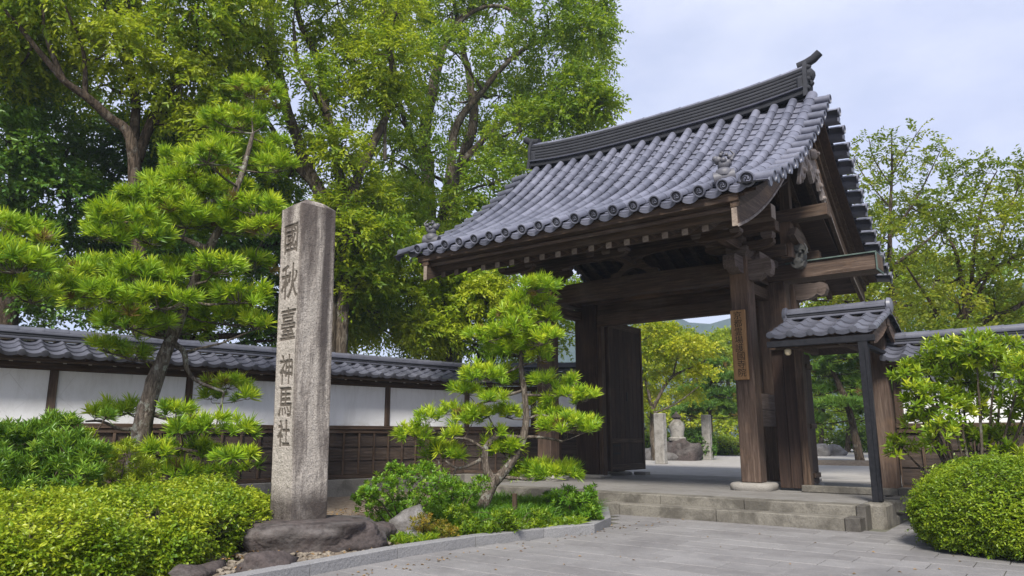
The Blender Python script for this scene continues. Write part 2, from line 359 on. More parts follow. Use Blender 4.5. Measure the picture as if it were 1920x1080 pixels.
# ------------------------------------------------------------------ foliage engine (numpy)
def nrm(a): return a / np.maximum(np.linalg.norm(a, axis=-1, keepdims=True), 1e-9)
def leaf_mesh(name, P, D, U, Ln, Wd, T, mat, fold=.25, curl=.15):
    """one diamond leaf of two triangles at each P, along D, facing U"""
    n = len(P); D = nrm(D); S = nrm(np.cross(D, U)); U = np.cross(S, D)
    Ln = np.broadcast_to(np.asarray(Ln, float), (n,))[:, None]; Wd = np.broadcast_to(np.asarray(Wd, float), (n,))[:, None]
    V = np.empty((n, 4, 3))
    V[:, 0] = P; V[:, 2] = P + D * Ln - U * Ln * curl
    mid = P + D * Ln * .45
    V[:, 1] = mid + S * Wd * .5 + U * Wd * fold; V[:, 3] = mid - S * Wd * .5 + U * Wd * fold
    return tri_mesh(name, V.reshape(-1, 3), (np.arange(n)[:, None] * 4 + np.array([0, 1, 2, 0, 2, 3])).reshape(-1), np.repeat(T, 4), mat)
def tri_mesh(name, V, I, T, mat):
    me = bpy.data.meshes.new(name); nv, nf = len(V), len(I) // 3
    me.vertices.add(nv); me.vertices.foreach_set('co', V.astype(np.float32).ravel())
    me.loops.add(nf * 3); me.loops.foreach_set('vertex_index', I.astype(np.int32))
    me.polygons.add(nf); me.polygons.foreach_set('loop_start', np.arange(nf, dtype=np.int32) * 3)
    me.update(calc_edges=True)
    at = me.attributes.new('tint', 'FLOAT', 'POINT'); at.data.foreach_set('value', np.where(T < -5, 0, np.clip(T, .05, 1)).astype(np.float32))
    me.materials.append(mat); return me
def sprays(rng, P, D, K, twig, Ln, Wd, droop=.35, tint0=.5, tvar=.22, spread=.9):
    """leafy shoots: K leaves alternately along a drooping twig"""
    M = len(P); D = nrm(D + rng.normal(0, .15, (M, 3)))
    t = (np.arange(K) + .5)[None, :] / K + rng.uniform(-.3 / K, .3 / K, (M, K))
    side = nrm(np.cross(D, rng.normal(0, 1, (M, 3)) * np.array([.4, .4, 1])))
    tw = twig * rng.uniform(.7, 1.25, (M, 1, 1))
    pos = P[:, None] + D[:, None] * (t[..., None] * tw); pos[..., 2] -= droop * twig * (t ** 2)
    sg = np.where(np.arange(K) % 2 == 0, 1, -1)[None, :, None]
    d = D[:, None] * .6 + side[:, None] * sg * spread + rng.normal(0, .25, (M, K, 3)); d[..., 2] -= droop
    up = rng.normal(0, .7, (M, K, 3)) + np.array([0, 0, 1.0])
    ln = Ln * rng.uniform(.7, 1.2, (M, K)); wd = Wd * rng.uniform(.8, 1.2, (M, K))
    tt = tint0 + rng.normal(0, tvar, (M, 1)) + rng.normal(0, .1, (M, K))
    return [a.reshape(-1, a.shape[-1]) if a.ndim == 3 else a.reshape(-1) for a in (pos, d, up, ln, wd, tt)]
def unit_dirs(rng, n, up=0.0):
    d = rng.normal(0, 1, (n, 3)); d = nrm(d); d[:, 2] += up; return nrm(d)
def cluster_points(rng, c, r, n, up=.25, inner=.45):
    d = unit_dirs(rng, n, up); k = (inner + (1 - inner) * rng.uniform(0, 1, n) ** .6)
    return np.array(c)[None] + d * k[:, None] * np.array(r)[None], d
def make_tree(name, label, cat, base, limbs, clusters, leaf, barkm, seed=1, n_per=60, K=10, twig=.55, Ln=.15, Wd=.045, droop=.35, up=.25,
              group=None, tint=.5, twr=.012, inner=.4, sub=5, rscale=1.0, nseg=9):
    """limbs: lists of (point, radius); clusters: (centre, (rx, ry, rz), weight, tint shift)"""
    rng = np.random.default_rng(seed); random.seed(seed); n_per *= 2.0; Ln *= .92; Wd *= 1.3; droop *= .65; up += .2; inner = max(inner, .5) if inner > .25 else inner
    root = empty(name, base, label=label, cat=cat, group=group)
    tb = MB(); pts = []
    for L_ in limbs:
        P_ = [Vector(p) for p, _ in L_]; r_ = [r * rscale for _, r in L_]
        # catmull-like subdivision for smooth limbs
        Q = []; q = []
        for i in range(len(P_) - 1):
            p0, p1, p2, p3 = P_[max(i - 1, 0)], P_[i], P_[i + 1], P_[min(i + 2, len(P_) - 1)]
            for s in range(4):
                t = s / 4; Q.append(.5 * ((2 * p1) + (p2 - p0) * t + (2 * p0 - 5 * p1 + 4 * p2 - p3) * t * t + (3 * p1 - p0 - 3 * p2 + p3) * t ** 3)); q.append(r_[i] * (1 - t) + r_[i + 1] * t)
        Q.append(P_[-1]); q.append(r_[-1])
        Q = [p + Vector((mnoise.noise(p * 1.7), mnoise.noise(p * 1.7 + Vector((5, 0, 0))), 0)) * .5 * r for p, r in zip(Q, q)]
        tb.tube(Q, q, nseg, jitter=.15); pts += list(zip(Q, q))
    arr = np.array([p[:] for p, _ in pts]); out = []
    for (c, r, wgt, ts) in clusters:
        c = Vector(c); i = int(np.argmin(np.linalg.norm(arr - np.array(c[:]) + np.array([0, 0, .35 * max(r)]), axis=1)))
        a, ra = Vector(arr[i]), pts[i][1]
        m_ = (a + c) / 2 + Vector((random.uniform(-.2, .2), random.uniform(-.2, .2), random.uniform(-.3, .05))) * (c - a).length * .4
        r1 = min(ra * .6, .03 + .022 * (c - a).length)
        tb.tube([a, (a + m_ * 2) / 3, m_, (m_ + c) / 2 + Vector((0, 0, .05)), c], [r1, r1 * .85, r1 * .7, r1 * .5, r1 * .35], 6)
        n = int(n_per * wgt)
        p, d = cluster_points(rng, c, r, n, up, inner)
        for k in range(sub):
            q = Vector(p[k % n]); mm = (c + q) / 2 + Vector((random.uniform(-1, 1), random.uniform(-1, 1), random.uniform(-1, 1))) * .12 * max(r)
            tb.tube([c, mm, q], [r1 * .38, r1 * .22, twr * .5], 4, cap=False)
        out.append(sprays(rng, p, d * .8 + rng.normal(0, .35, p.shape), K, twig, Ln, Wd, droop, tint + ts, .17))
    tb.build('trunk', barkm, root, smooth=60)
    A = [np.concatenate([o[k] for o in out]) for k in range(6)]
    link('crown', leaf_mesh('crown', A[0], A[1], A[2], A[3], A[4], A[5], leaf), root)
    return root
def tufts(rng, P, U, n, ln, wd, T, spread=1.0):
    """pine tufts: n thin needles fanned round each shoot"""
    M = len(P); U = nrm(U)
    a = nrm(np.cross(U, np.array([.31, .7, .2]) + rng.normal(0, .1, (M, 3)))); b = np.cross(U, a)
    ph = rng.uniform(0, 2 * np.pi, (M, n)); th = spread * (rng.uniform(0.02, 1, (M, n)) ** .75) * 1.45
    d = U[:, None] * np.cos(th)[..., None] + (a[:, None] * np.cos(ph)[..., None] + b[:, None] * np.sin(ph)[..., None]) * np.sin(th)[..., None]
    base = P[:, None] + U[:, None] * rng.uniform(-.03, .03, (M, n, 1)) + d * .008
    ll = ln * rng.uniform(.6, 1.15, (M, n, 1)) * rng.uniform(.6, 1.25, (M, 1, 1)); d[..., 2] += .06; d = nrm(d)
    s = nrm(np.cross(d, rng.normal(0, 1, (M, n, 3)))) * wd * .5
    V = np.stack([base + s * .8 - d * 0, base - s * .8, base + d * ll * .6 - s, base + d * ll, base + d * ll * .6 + s], 2).reshape(-1, 3)
    N_ = M * n; I = (np.arange(N_)[:, None] * 5 + np.array([0, 1, 2, 0, 2, 4, 4, 2, 3])).reshape(-1)
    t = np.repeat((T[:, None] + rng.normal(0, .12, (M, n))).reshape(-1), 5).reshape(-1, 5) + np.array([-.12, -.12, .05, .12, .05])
    return V, I, t.reshape(-1)
def make_pine(name, label, base, limbs, pads, leaf, barkm, seed=1, dens=150, needles=46, ln=.13, wd=.008, group=None, cat='pine tree', nseg=10, tint=.55):
    """pads: (centre, (rx, ry, rz)) flattened cushions of tufts"""
    rng = np.random.default_rng(seed); random.seed(seed)
    root = empty(name, base, label=label, cat=cat, group=group); tb = MB(); pts = []
    for L_ in limbs:
        P_ = [Vector(p) for p, _ in L_]; r_ = [r for _, r in L_]; Q = []; q = []
        for i in range(len(P_) - 1):
            p0, p1, p2, p3 = P_[max(i - 1, 0)], P_[i], P_[i + 1], P_[min(i + 2, len(P_) - 1)]
            for s in range(4):
                t = s / 4; Q.append(.5 * ((2 * p1) + (p2 - p0) * t + (2 * p0 - 5 * p1 + 4 * p2 - p3) * t * t + (3 * p1 - p0 - 3 * p2 + p3) * t ** 3)); q.append(r_[i] * (1 - t) + r_[i + 1] * t)
        Q.append(P_[-1]); q.append(r_[-1]); tb.tube(Q, q, nseg, jitter=.3); pts += list(zip(Q, q))
    arr = np.array([p[:] for p, _ in pts]); VV = []; II = []; TT = []; off = 0
    for c, r in pads:
        c = Vector(c); i = int(np.argmin(np.linalg.norm((arr - np.array(c[:]) + np.array([0, 0, .1])) * np.array([1, 1, 1.6]), axis=1)))
        a, ra = Vector(arr[i]), pts[i][1]; cb = c - Vector((0, 0, r[2] * .5)); mid = (a + cb) / 2 + Vector((random.uniform(-.1, .1), random.uniform(-.1, .1), -.04)) * (cb - a).length
        r1 = min(ra * .5, .012 + .012 * (cb - a).length)
        tb.tube([a, mid, cb], [r1, r1 * .75, r1 * .5], 6)
        n = max(5, int(dens * r[0] * r[1] * 3.14))
        g = rng.uniform(0, 1, n) ** .5; ph = rng.uniform(0, 2 * np.pi, n)
        x, y = g * np.cos(ph), g * np.sin(ph); h = np.sqrt(np.maximum(1 - g * g, 0))
        lay = rng.uniform(0, 1, n); z = h * (1 - .9 * (lay < .3) * lay * 2) - .35 * (lay < .3)
        P = np.stack([c.x + x * r[0], c.y + y * r[1], c.z + z * r[2] + .03 * rng.normal(0, 1, n)], 1)
        U = np.stack([x * .75, y * .75, .55 + .6 * h], 1) + rng.normal(0, .2, (n, 3))
        for k in range(min(n, 14)):
            q = Vector(P[k]) - Vector(U[k]) * .02; m_ = (cb + q) / 2 - Vector((0, 0, .25 * r[2]))
            tb.tube([cb, m_, q], [r1 * .45, r1 * .32, .003], 4, cap=False)
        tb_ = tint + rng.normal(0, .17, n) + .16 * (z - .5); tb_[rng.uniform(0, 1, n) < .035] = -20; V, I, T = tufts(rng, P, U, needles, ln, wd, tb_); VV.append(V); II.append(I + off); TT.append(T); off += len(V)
    tb.build('trunk', barkm, root, smooth=60)
    link('crown', tri_mesh('crown', np.concatenate(VV), np.concatenate(II), np.concatenate(TT), leaf), root)
    return root

# ------------------------------------------------------------------ ground, court, pavement, kerb
rngG = random.Random(5)
g = MB().add([(-400, -300, -.06), (400, -300, -.06), (400, 900, -.06), (-400, 900, -.06)], [[0, 1, 2, 3]]).build('ground', GROUND); tag(g, kind='structure')
# court behind the gate, level with the platform
g = MB(); g.prism([(-30, 16.2), (16, 16.2), (16, 80), (-30, 80)], -.05, .27, 'z'); g.prism([(-12.2, 13.15), (16, 13.15), (16, 16.2), (-12.2, 16.2)], -.04, .266, 'z')
tag(g.build('courtyard', GRAV), kind='structure')
# forecourt bed under the slabs
pv = MB(); pv.prism([(-5.9, -4), (9, -4), (9, 14), (-5.9, 14)], -.055, -.018, 'z'); pav = tag(pv.build('pavement', simple('joint_sand', (.145, .135, .12), .95, (.09, .095, .06), 3)), kind='structure')
rows = []; v = 2.35; k = 0; count = 0; far = MB()
slab_m = {}
def kerb_u(v):
    pts = [(0, -5.4), (4.25, -5.44), (5.04, -5.51), (6.12, -5.45), (7.3, -5.25), (8.13, -4.94), (8.2, -4.96), (9.0, -5.17), (10.4, -5.95), (30, -5.95)]
    for (a, x), (b, y) in zip(pts, pts[1:]):
        if a <= v <= b: return x + (y - x) * (v - a) / (b - a)
    return pts[0][1]
while v < 12.6:
    d = .365; u = -6.4 + (.3 if k % 2 else 0) + rngG.uniform(-.03, .03)
    while u < 3.4:
        wd = .6 + rngG.uniform(-.02, .02); a, b = u, u + wd
        lim = max(kerb_u(v), kerb_u(v + d)) + .0
        u += wd + .008
        if b < lim: continue
        if v + d > 10.26 and a < -2.05:
            if b < -2.3: 
                if v > 10.24: continue
            elif v > 10.24: a = -2.08
        a = max(a, lim - .02)
        if b - a < .07 or v > 12.4: continue
        vis = (a + 1.1) < -.05 * v + 1.4
        z = rngG.uniform(-.002, .002); x1 = min(v + d - .008, 10.24 if (b < -2.0 and v < 10.24) else 99)
        if count < 298 and vis and v > 3.3:
            B('paving_slab', PAVE, pav, a, b, v, x1, -.017, z, .006); count += 1
        else: far.box(a, b, v, x1, -.017, z, .005)
    v += d + .004; k += 1
tag(far.build('paving_slab', PAVE, pav), kind='stuff')
# raised planting bed
bed = [(-14, 0), (-5.56, 0), (-5.6, 4.25), (-5.66, 5.04), (-5.6, 6.12), (-5.4, 7.3), (-5.12, 8.1), (-5.3, 8.9), (-6.05, 10.24), (-9.0, 10.3), (-9.3, 13.2), (-12, 13.2), (-14, 4)]
def grid_bed(poly, step=.16):
    def inside(x, y):
        c = False; j = len(poly) - 1
        for i in range(len(poly)):
            (xi, yi), (xj, yj) = poly[i], poly[j]
            if (yi > y) != (yj > y) and x < (xj - xi) * (y - yi) / (yj - yi) + xi: c = not c
            j = i
        return c
    V = []; F = []; ids = {}
    xs = np.arange(-14, -5, step); ys = np.arange(0, 13.3, step)
    for i, x in enumerate(xs):
        for j, y in enumerate(ys):
            if inside(x, y) and inside(x + step, y) and inside(x, y + step) and inside(x + step, y + step):
                q = []
                for a, b in ((i, j), (i + 1, j), (i + 1, j + 1), (i, j + 1)):
                    if (a, b) not in ids:
                        X, Y = -14 + a * step, b * step; ids[a, b] = len(V)
                        V.append((X, Y, .05 + .05 * mnoise.noise(Vector((X, Y, 0)) * 1.3) + .02 * mnoise.noise(Vector((X, Y, 3)) * 6)))
                    q.append(ids[a, b])
                F.append(q)
    return V, F
V, F = grid_bed(bed); m_ = mesh('planting_bed', V, F, SOIL, smooth=True); o = link('planting_bed', m_); tag(o, kind='structure')
under = MB(); under.prism([(a - .0, b) for a, b in bed], -.055, .03, 'z'); tag(under.build('soil_base', SOIL), kind='structure')
kroot = tag(empty('granite_kerb', (-5.45, 6, 0)), 'pale granite kerb curving round the pine bed beside the paving', 'kerb')
kp = [(-5.35, 2.0), (-5.38, 3.1), (-5.44, 4.25), (-5.5, 5.35), (-5.42, 6.45), (-5.2, 7.45), (-4.94, 8.18)]
kp2 = [(-4.94, 8.18), (-5.2, 9.05), (-5.92, 10.24)]
def kerb_piece(p, q, gap=.004, wd=.15, h=.105):
    p, q = Vector((*p, 0)), Vector((*q, 0)); t = (q - p).normalized(); n = Vector((t.y, -t.x, 0))
    p = p + t * gap; q = q - t * gap; b = MB(); c = .008
    prof = [(0, -.05), (0, h - c), (-c, h), (-wd + c, h), (-wd, h - c), (-wd, -.05)]
    V = [s + n * a + Vector((0, 0, z)) for s in (p, q) for a, z in prof]; k = len(prof)
    b.add(V, [[i, (i + 1) % k, k + (i + 1) % k, k + i] for i in range(k)] + [list(range(k)), [k + i for i in range(k)]])
    b.build('kerb_stone', GRAN, kroot)
for a, b in zip(kp, kp[1:]): kerb_piece(a, b)
for a, b in zip(kp2, kp2[1:]): kerb_piece(a, b)

# ------------------------------------------------------------------ stone platform and steps
st = tag(empty('stone_steps', (-4.5, 10.5, 0)), 'two weathered granite steps with lichen leading up to the gate platform', 'steps')
rr = random.Random(2)
def slabs(name, m, x0, x1, y0, y1, z0, z1, cuts, root, c=.012):
    xs = [x0] + cuts + [x1]
    for a, b in zip(xs, xs[1:]): B(name, m, root, a + .003, b - .003, y0, y1, z0, z1 + rr.uniform(-.003, .003), c)
slabs('step_slab', STEP, -9.2, -2.50, 10.25, 10.545, -.05, .165, [-7.4, -5.75, -4.2], st)
B('step_slab', DSTEP, st, -2.495, -2.31, 10.245, 10.545, -.05, .167, .012)
slabs('step_slab', STEP, -9.2, -2.42, 10.55, 10.90, -.05, .295, [-7.0, -5.2, -3.9], st)
B('step_slab', DSTEP, st, -2.416, -2.30, 10.55, 10.855, -.05, .298, .012)
B('foundation_stone', STEP, st, -2.415, -2.12, 10.86, 11.55, -.05, .298, .03)
B('foundation_stone', STEP, st, -2.35, -2.03, 11.56, 12.2, .12, .31, .03); B('foundation_stone', STEP, st, -2.4, -2.1, 11.56, 12.2, -.05, .117, .03)
B('foundation_stone', STEP, st, -2.33, -2.06, 12.21, 12.78, -.05, .3, .03)
pf = MB(); pf.prism([(-9.3, 10.92), (-2.42, 10.92), (-2.42, 16.18), (-9.3, 16.18)], -.05, .262, 'z'); pf = tag(pf.build('gate_platform', PLAT), kind='structure')
y = 10.905
k = 0
while y < 16.0:
    d = .58; x = -9.25 + (.45 if k % 2 else 0)
    while x < -2.42:
        x1 = min(x + .92, -2.425)
        if x1 - x > .1: B('platform_slab', PLAT, pf, x, x1 - .006, y, min(y + d - .006, 16.17), .2625, .29 + rr.uniform(-.0015, .0015), .005)
        x += .92
    y += d; k += 1

# ------------------------------------------------------------------ the gate
GU, VM, RH = -6.4, 13.5, 4.0
gate = tag(empty('temple_gate', (GU, 13.5, .29)), 'large dark timber temple gate with a curved silver-grey tiled roof above stone steps', 'gate')
def zr(v):
    s = abs(VM - v); return 7.46 - 1.036 * s + .08 * s * s
def lift(u): return .07 * abs((u - GU) / 3.5) ** 4
def P_(n, m, *a, **k): return B(n, m, gate, *a, **k)
# pedestals and posts
def pedestal(cx, cy, rx, ry, h, seed):
    b = MB(); pr = []
    for t in range(20):
        a = 2 * math.pi * t / 20; ca, sa = math.cos(a), math.sin(a); q = (abs(ca) ** 5 + abs(sa) ** 5) ** (-.2)
        pr.append((ca * q, sa * q))
    lev = [(1.0, 0), (1.06, .3), (1.06, .7), (1.0, .92), (.93, 1.0)]; V = []; F = []
    for s, z in lev:
        for x, y in pr: V.append((cx + x * rx * s * (1 + .04 * mnoise.noise(Vector((x, y, seed)))), cy + y * ry * s, .288 + h * z))
    for i in range(4): F += [[i * 20 + t, i * 20 + (t + 1) % 20, (i + 1) * 20 + (t + 1) % 20, (i + 1) * 20 + t] for t in range(20)]
    F += [[80 + t for t in range(20)], [t for t in range(20)][::-1]]
    b.add(V, F).build('pedestal', PEDE, gate, smooth=40)
FP = [(-8.635, 12.565), (-4.435, 12.565)]
for i, (x, y) in enumerate(FP):
    pedestal(x, y, .33, .31, .125, i)
    b = MB(); b.box(x - .165, x + .165, y - .165, y + .165, .412, 4.3, .016); b.build('pillar', W2['z'], gate)
    pedestal(x, 15.3, .3, .3, .08, i + 5)
    P_('pillar', W2['z'], x - .165, x + .165, 15.14, 15.46, .366, 4.3, c=.015)
for i, (a, b_) in enumerate(((-8.74, -8.20), (-4.60, -4.06))):
    pedestal((a + b_) / 2, 13.95, .36, .3, .08, i + 9)
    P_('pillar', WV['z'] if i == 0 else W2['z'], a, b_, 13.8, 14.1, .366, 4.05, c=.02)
P_('jamb', W['z'], -8.2, -8.1, 13.86, 14.02, .30, 3.55)
P_('jamb', W['z'], -4.70, -4.602, 13.86, 14.02, .30, 3.55)
# front tie beam with a slight camber, noses beyond the posts
b = MB(); n = 16; top = []; bot = []
for i in range(n + 1):
    t = i / n; x = -8.8 + t * 4.2; bow = .03 * math.sin(math.pi * t); top.append((x, 4.22 + bow)); bot.append((x, 3.86 + bow * .8))
b.prism(top + bot[::-1], 12.44, 12.68, 'v'); b.V = [Vector(p) for p in b.V]; b.build('tie_beam', W['u'], gate)
def nose(x0, x1, y0, y1, z0, z1, axis='u'):
    """carved beam nose with a scroll-cut underside"""
    L_ = (x1 - x0) if axis == 'u' else (y0 - y1); h = z1 - z0
    pr = [(0, z1), (.55, z1), (.62, z1 - .04 * h), (.8, z1 + .02 * h), (.97, z1 - .1 * h), (1.0, z1 - .45 * h), (.93, z1 - .8 * h), (.8, z1 - .88 * h), (.68, z1 - .72 * h), (.55, z1 - .9 * h), (.4, z0), (0, z0)]
    b = MB()
    if axis == 'u':
        b.prism([(x0 + p * (x1 - x0), q) for p, q in pr], y0, y1, 'v')
        cxm = x0 + (x1 - x0) * .78
        b.lathe([(.001, y0 - .012), (.055, y0 - .008), (.06, y0 + .01)], 12, 'y', (cxm, 0, z0 + h * .5))
    else: b.prism([(y0 + p * (y1 - y0), q) for p, q in pr], x0, x1, 'u')
    b.build('beam_nose', WG['u' if axis == 'u' else 'v'], gate)
nose(-4.268, -3.86, 12.46, 12.66, 3.86, 4.22); nose(-8.80, -9.2, 12.46, 12.66, 3.86, 4.22)
nose(-4.54, -4.33, 12.398, 11.98, 3.98, 4.27, 'v'); nose(-8.74, -8.53, 12.398, 11.98, 3.98, 4.27, 'v')
# side ties between front posts, door pillars and rear posts
for x in (-4.435, -8.635):
    P_('side_beam', W['v'], x - .085, x + .085, 12.732, 13.797, 3.98, 4.26); P_('side_beam', W['v'], x - .075, x + .075, 12.732, 13.797, 3.70, 3.9)
    P_('side_beam', W['v'], x - .085, x + .085, 14.103, 15.137, 3.98, 4.26)
    if x < -5: continue
    P_('brace_board', WG['v'], x - .02 + .1, x + .05 + .1, 12.6, 13.79, 1.625, 1.90); P_('brace_board', WG['v'], x + .085, x + .145, 12.6, 13.79, 1.34, 1.62)
b = MB(); b.prism([(13.1, 4.0), (14.5, 4.0), (14.5, 4.32), (13.05, 4.32)], -3.86, -3.66, 'u'); 
P_('side_beam', W['u'], -4.35, -3.82, 13.25, 13.45, 4.40, 4.62)
P_('side_beam', WG['v'], -4.3, -4.14, 12.735, 13.79, 4.275, 4.42)
# main transverse beam (copper capped), lintels
kr = P_('crossbeam', W2['u'], -9.35, -2.46, 13.74, 14.2, 4.04, 4.335, c=.012)
for y0, y1 in ((13.715, 13.738), (14.202, 14.225)):
    pass
cc = MB(); cc.box(-4.0, -2.43, 13.70, 14.24, 4.338, 4.362, .003); cc.box(-2.452, -2.43, 13.705, 14.235, 4.02, 4.338, .003)
cc.build('copper_cap', COPPER, gate)
c2 = MB(); c2.box(-2.4285, -2.424, 13.745, 14.195, 4.06, 4.325, .001); c2.build('beam_end', W2['z'], gate)
P_('lintel', W['u'], -8.2, -4.6, 13.86, 14.05, 3.55, 3.82); P_('lintel', W['u'], -8.2, -4.6, 13.9, 14.02, 3.83, 4.035)
P_('lintel', W['u'], -8.5, -4.55, 15.2, 15.4, 3.98, 4.26); nose(-4.268, -3.66, 15.2, 15.4, 3.9, 4.22)
# door leaves folded back into the gate
def door_leaf(x, s):
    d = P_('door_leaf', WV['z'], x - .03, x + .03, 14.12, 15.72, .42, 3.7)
    for (a, b_) in ((.42, .56), (1.02, 1.12), (3.56, 3.7)):
        B('door_rail', W['v'], d, x + s * .031, x + s * .055, 14.2, 15.64, a, b_)
    B('door_stile', W['z'], d, x + s * .031, x + s * .06, 14.12, 14.2, .42, 3.7); B('door_stile', W['z'], d, x + s * .031, x + s * .06, 15.64, 15.72, .42, 3.7)
    for k in range(7):
        a = 14.205 + k * .205; B('door_board', WV['z'], d, x + s * .031, x + s * .043, a, a + .199, 1.125, 3.555)
    for z in (1.08, 1.5, 3.0):
        for y in (14.4, 14.8, 15.2, 15.6): MB().lathe([(.03, 0), (.022, .012), (.006, .02)], 8, 'x', (x + s * .044 if z > 1.2 else x + s * .056, y, z)).build('iron_stud', IRON, d) if False else None
    for z in (.95, .78):
        B('iron_strap', IRON, d, x + s * .0585, x + s * .064, 14.22, 14.55, z, z + .035)
    B('iron_strap', IRON, d, x + s * .0445, x + s * .06, 14.9, 14.96, 1.95, 2.15)
door_leaf(-8.13, 1); door_leaf(-4.68, -1)
P_('door_stop', PEDE, -8.3, -8.0, 15.56, 15.8, .291, .36)
# brackets on the posts and the middle of the beam
def bearing(x, y, z, s=.3, h=.2, nm='bearing_block', m=None):
    b = MB(); q = s / 2; t = q * .68
    V = [(x + a * t, y + c * t, z) for a, c in ((-1, -1), (1, -1), (1, 1), (-1, 1))] + [(x + a * q, y + c * q, z + h * .45) for a, c in ((-1, -1), (1, -1), (1, 1), (-1, 1))] + [(x + a * q, y + c * q, z + h) for a, c in ((-1, -1), (1, -1), (1, 1), (-1, 1))]
    F = [[0, 1, 2, 3], [8, 9, 10, 11]] + [[r * 4 + i, r * 4 + (i + 1) % 4, r * 4 + 4 + (i + 1) % 4, r * 4 + 4 + i] for r in (0, 1) for i in range(4)]
    b.add(V, F).build(nm, m or WG['u'], gate)
def arm(x, y, z, L_, h, wd, axis, m=None):
    """boat-shaped bracket arm"""
    pr = [(-L_, z + h), (-L_, z + h * .55), (-L_ * .93, z + h * .3), (-L_ * .8, z + h * .1), (-L_ * .62, z), (L_ * .62, z), (L_ * .8, z + h * .1), (L_ * .93, z + h * .3), (L_, z + h * .55), (L_, z + h)]
    b = MB()
    if axis == 'u': b.prism([(x + p, q) for p, q in pr], y - wd / 2, y + wd / 2, 'v')
    else: b.prism([(y + p, q) for p, q in pr], x - wd / 2, x + wd / 2, 'u')
    b.build('bracket_arm', m or W[axis], gate)
for x in (-8.635, -4.435):
    bearing(x, 12.565, 4.30, .38, .17)
    arm(x, 12.565, 4.41, .62, .15, .15, 'u'); arm(x, 12.35, 4.42, .85, .145, .14, 'v')
    for dx in (-.52, 0, .52): bearing(x + dx, 12.565, 4.562, .2, .12)
    bearing(x, 11.66, 4.562, .22, .1); arm(x, 11.5, 4.40, .42, .14, .13, 'u')
    for dx in (-.34, .34): bearing(x + dx, 11.5, 4.45, .17, .09)
    bearing(x, 15.3, 4.30, .38, .17); arm(x, 15.3, 4.41, .62, .15, .15, 'u'); arm(x, 15.6, 4.42, .7, .145, .14, 'v')
# middle support with carved frog-leg strut
x = -6.53
for k_, (zz, hh) in enumerate(((4.26, .30),)):
    pr = [(-.52, 4.26), (-.5, 4.34), (-.36, 4.36), (-.26, 4.45), (-.16, 4.56), (.16, 4.56), (.26, 4.45), (.36, 4.36), (.5, 4.34), (.52, 4.26), (.3, 4.26), (.16, 4.36), (0, 4.42), (-.16, 4.36), (-.3, 4.26)]
    b = MB(); b.prism([(x + p, q) for p, q in pr], 12.5, 12.62, 'v'); b.build('frog_leg_strut', W['u'], gate)
bearing(x, 12.56, 4.562, .24, .12); arm(x, 12.35, 4.45, .7, .12, .13, 'v'); arm(x, 11.5, 4.40, .42, .14, .13, 'u')
for dx in (-.34, 0, .34): bearing(x + dx, 11.5, 4.45, .17, .09)
P_('wall_plate', W['u'], -9.15, -3.75, 12.46, 12.68, 4.69, 4.88); P_('wall_plate', W['u'], -9.15, -3.75, 15.2, 15.4, 4.69, 4.88)
P_('eave_purlin', W['u'], -9.38, -3.42, 11.2, 11.42, 4.545, 4.78, c=.012); P_('eave_purlin', W['u'], -9.38, -3.42, 15.6, 15.82, 4.545, 4.78, c=.012)
B('purlin_end', EG, gate, -3.418, -3.414, 11.205, 11.415, 4.55, 4.775, .001)
# carved curtain board hanging under the purlin line
pr_t = []; pr_b = []
for i in range(41):
    t = i / 40; xx = -8.5 + t * 3.95; s_ = abs(((t * 2) % 1) - .5) * 2
    pr_t.append((xx, 4.70)); pr_b.append((xx, 4.60 - .15 * s_ ** 3))
b = MB(); b.strip([(p, q) for p, q in pr_t], pr_b, 0, .06); b.V = [Vector((p.y, 12.3 + p.x, p.z)) for p in b.V]; b.build('curtain_board', W['u'], gate)
# ridge purlin and its struts in the gable
P_('ridge_purlin', W['u'], -9.75, -3.08, 13.3, 13.56, 5.04, 5.27, c=.012); P_('ridge_purlin', W['u'], -9.7, -3.4, 13.4, 13.6, 6.55, 6.8)
for x in (-3.84, -8.95):
    P_('gable_strut', W2['z'], x - .1, x + .1, 13.32, 13.54, 4.366, 5.038); P_('gable_strut', W['z'], x - .09, x + .09, 13.42, 13.58, 5.272, 6.55)
# carved mask on the crossbeam: muzzle, brow and jaw
mr = MB()
mr.lathe([(.01, 13.50), (.09, 13.505), (.125, 13.56), (.115, 13.70)], 12, 'y', (-3.70, 0, 4.42)); mr.lathe([(.01, 13.43), (.07, 13.44), (.09, 13.5), (.07, 13.56)], 10, 'y', (-3.70, 0, 4.30))
mr.prism([(-3.86, 4.50), (-3.80, 4.62), (-3.66, 4.66), (-3.55, 4.58), (-3.53, 4.46), (-3.60, 4.52), (-3.70, 4.50), (-3.78, 4.54)], 13.46, 13.6, 'v')
mr.prism([(-3.83, 4.30), (-3.79, 4.20), (-3.70, 4.17), (-3.60, 4.20), (-3.56, 4.30), (-3.62, 4.25), (-3.70, 4.235), (-3.78, 4.25)], 13.42, 13.6, 'v')
for dx in (-.06, .06): mr.lathe([(.001, 13.43), (.026, 13.44), (.03, 13.5)], 8, 'y', (-3.70 + dx, 0, 4.475))
mr.tube([(-3.83, 13.5, 4.42), (-3.87, 13.47, 4.52), (-3.83, 13.45, 4.6)], [.03, .02, .006], 6); mr.tube([(-3.57, 13.5, 4.42), (-3.52, 13.47, 4.52), (-3.55, 13.45, 4.62)], [.03, .02, .006], 6)
mr.build('carved_mask', MASK, gate, smooth=45)
b = MB(); b.prism([(13.1, 4.72), (13.3, 4.9), (13.75, 4.85), (13.9, 4.7), (13.8, 4.62), (13.4, 4.62), (13.25, 4.66)], -3.75, -3.62, 'u'); b.build('beam_nose', W['v'], gate)
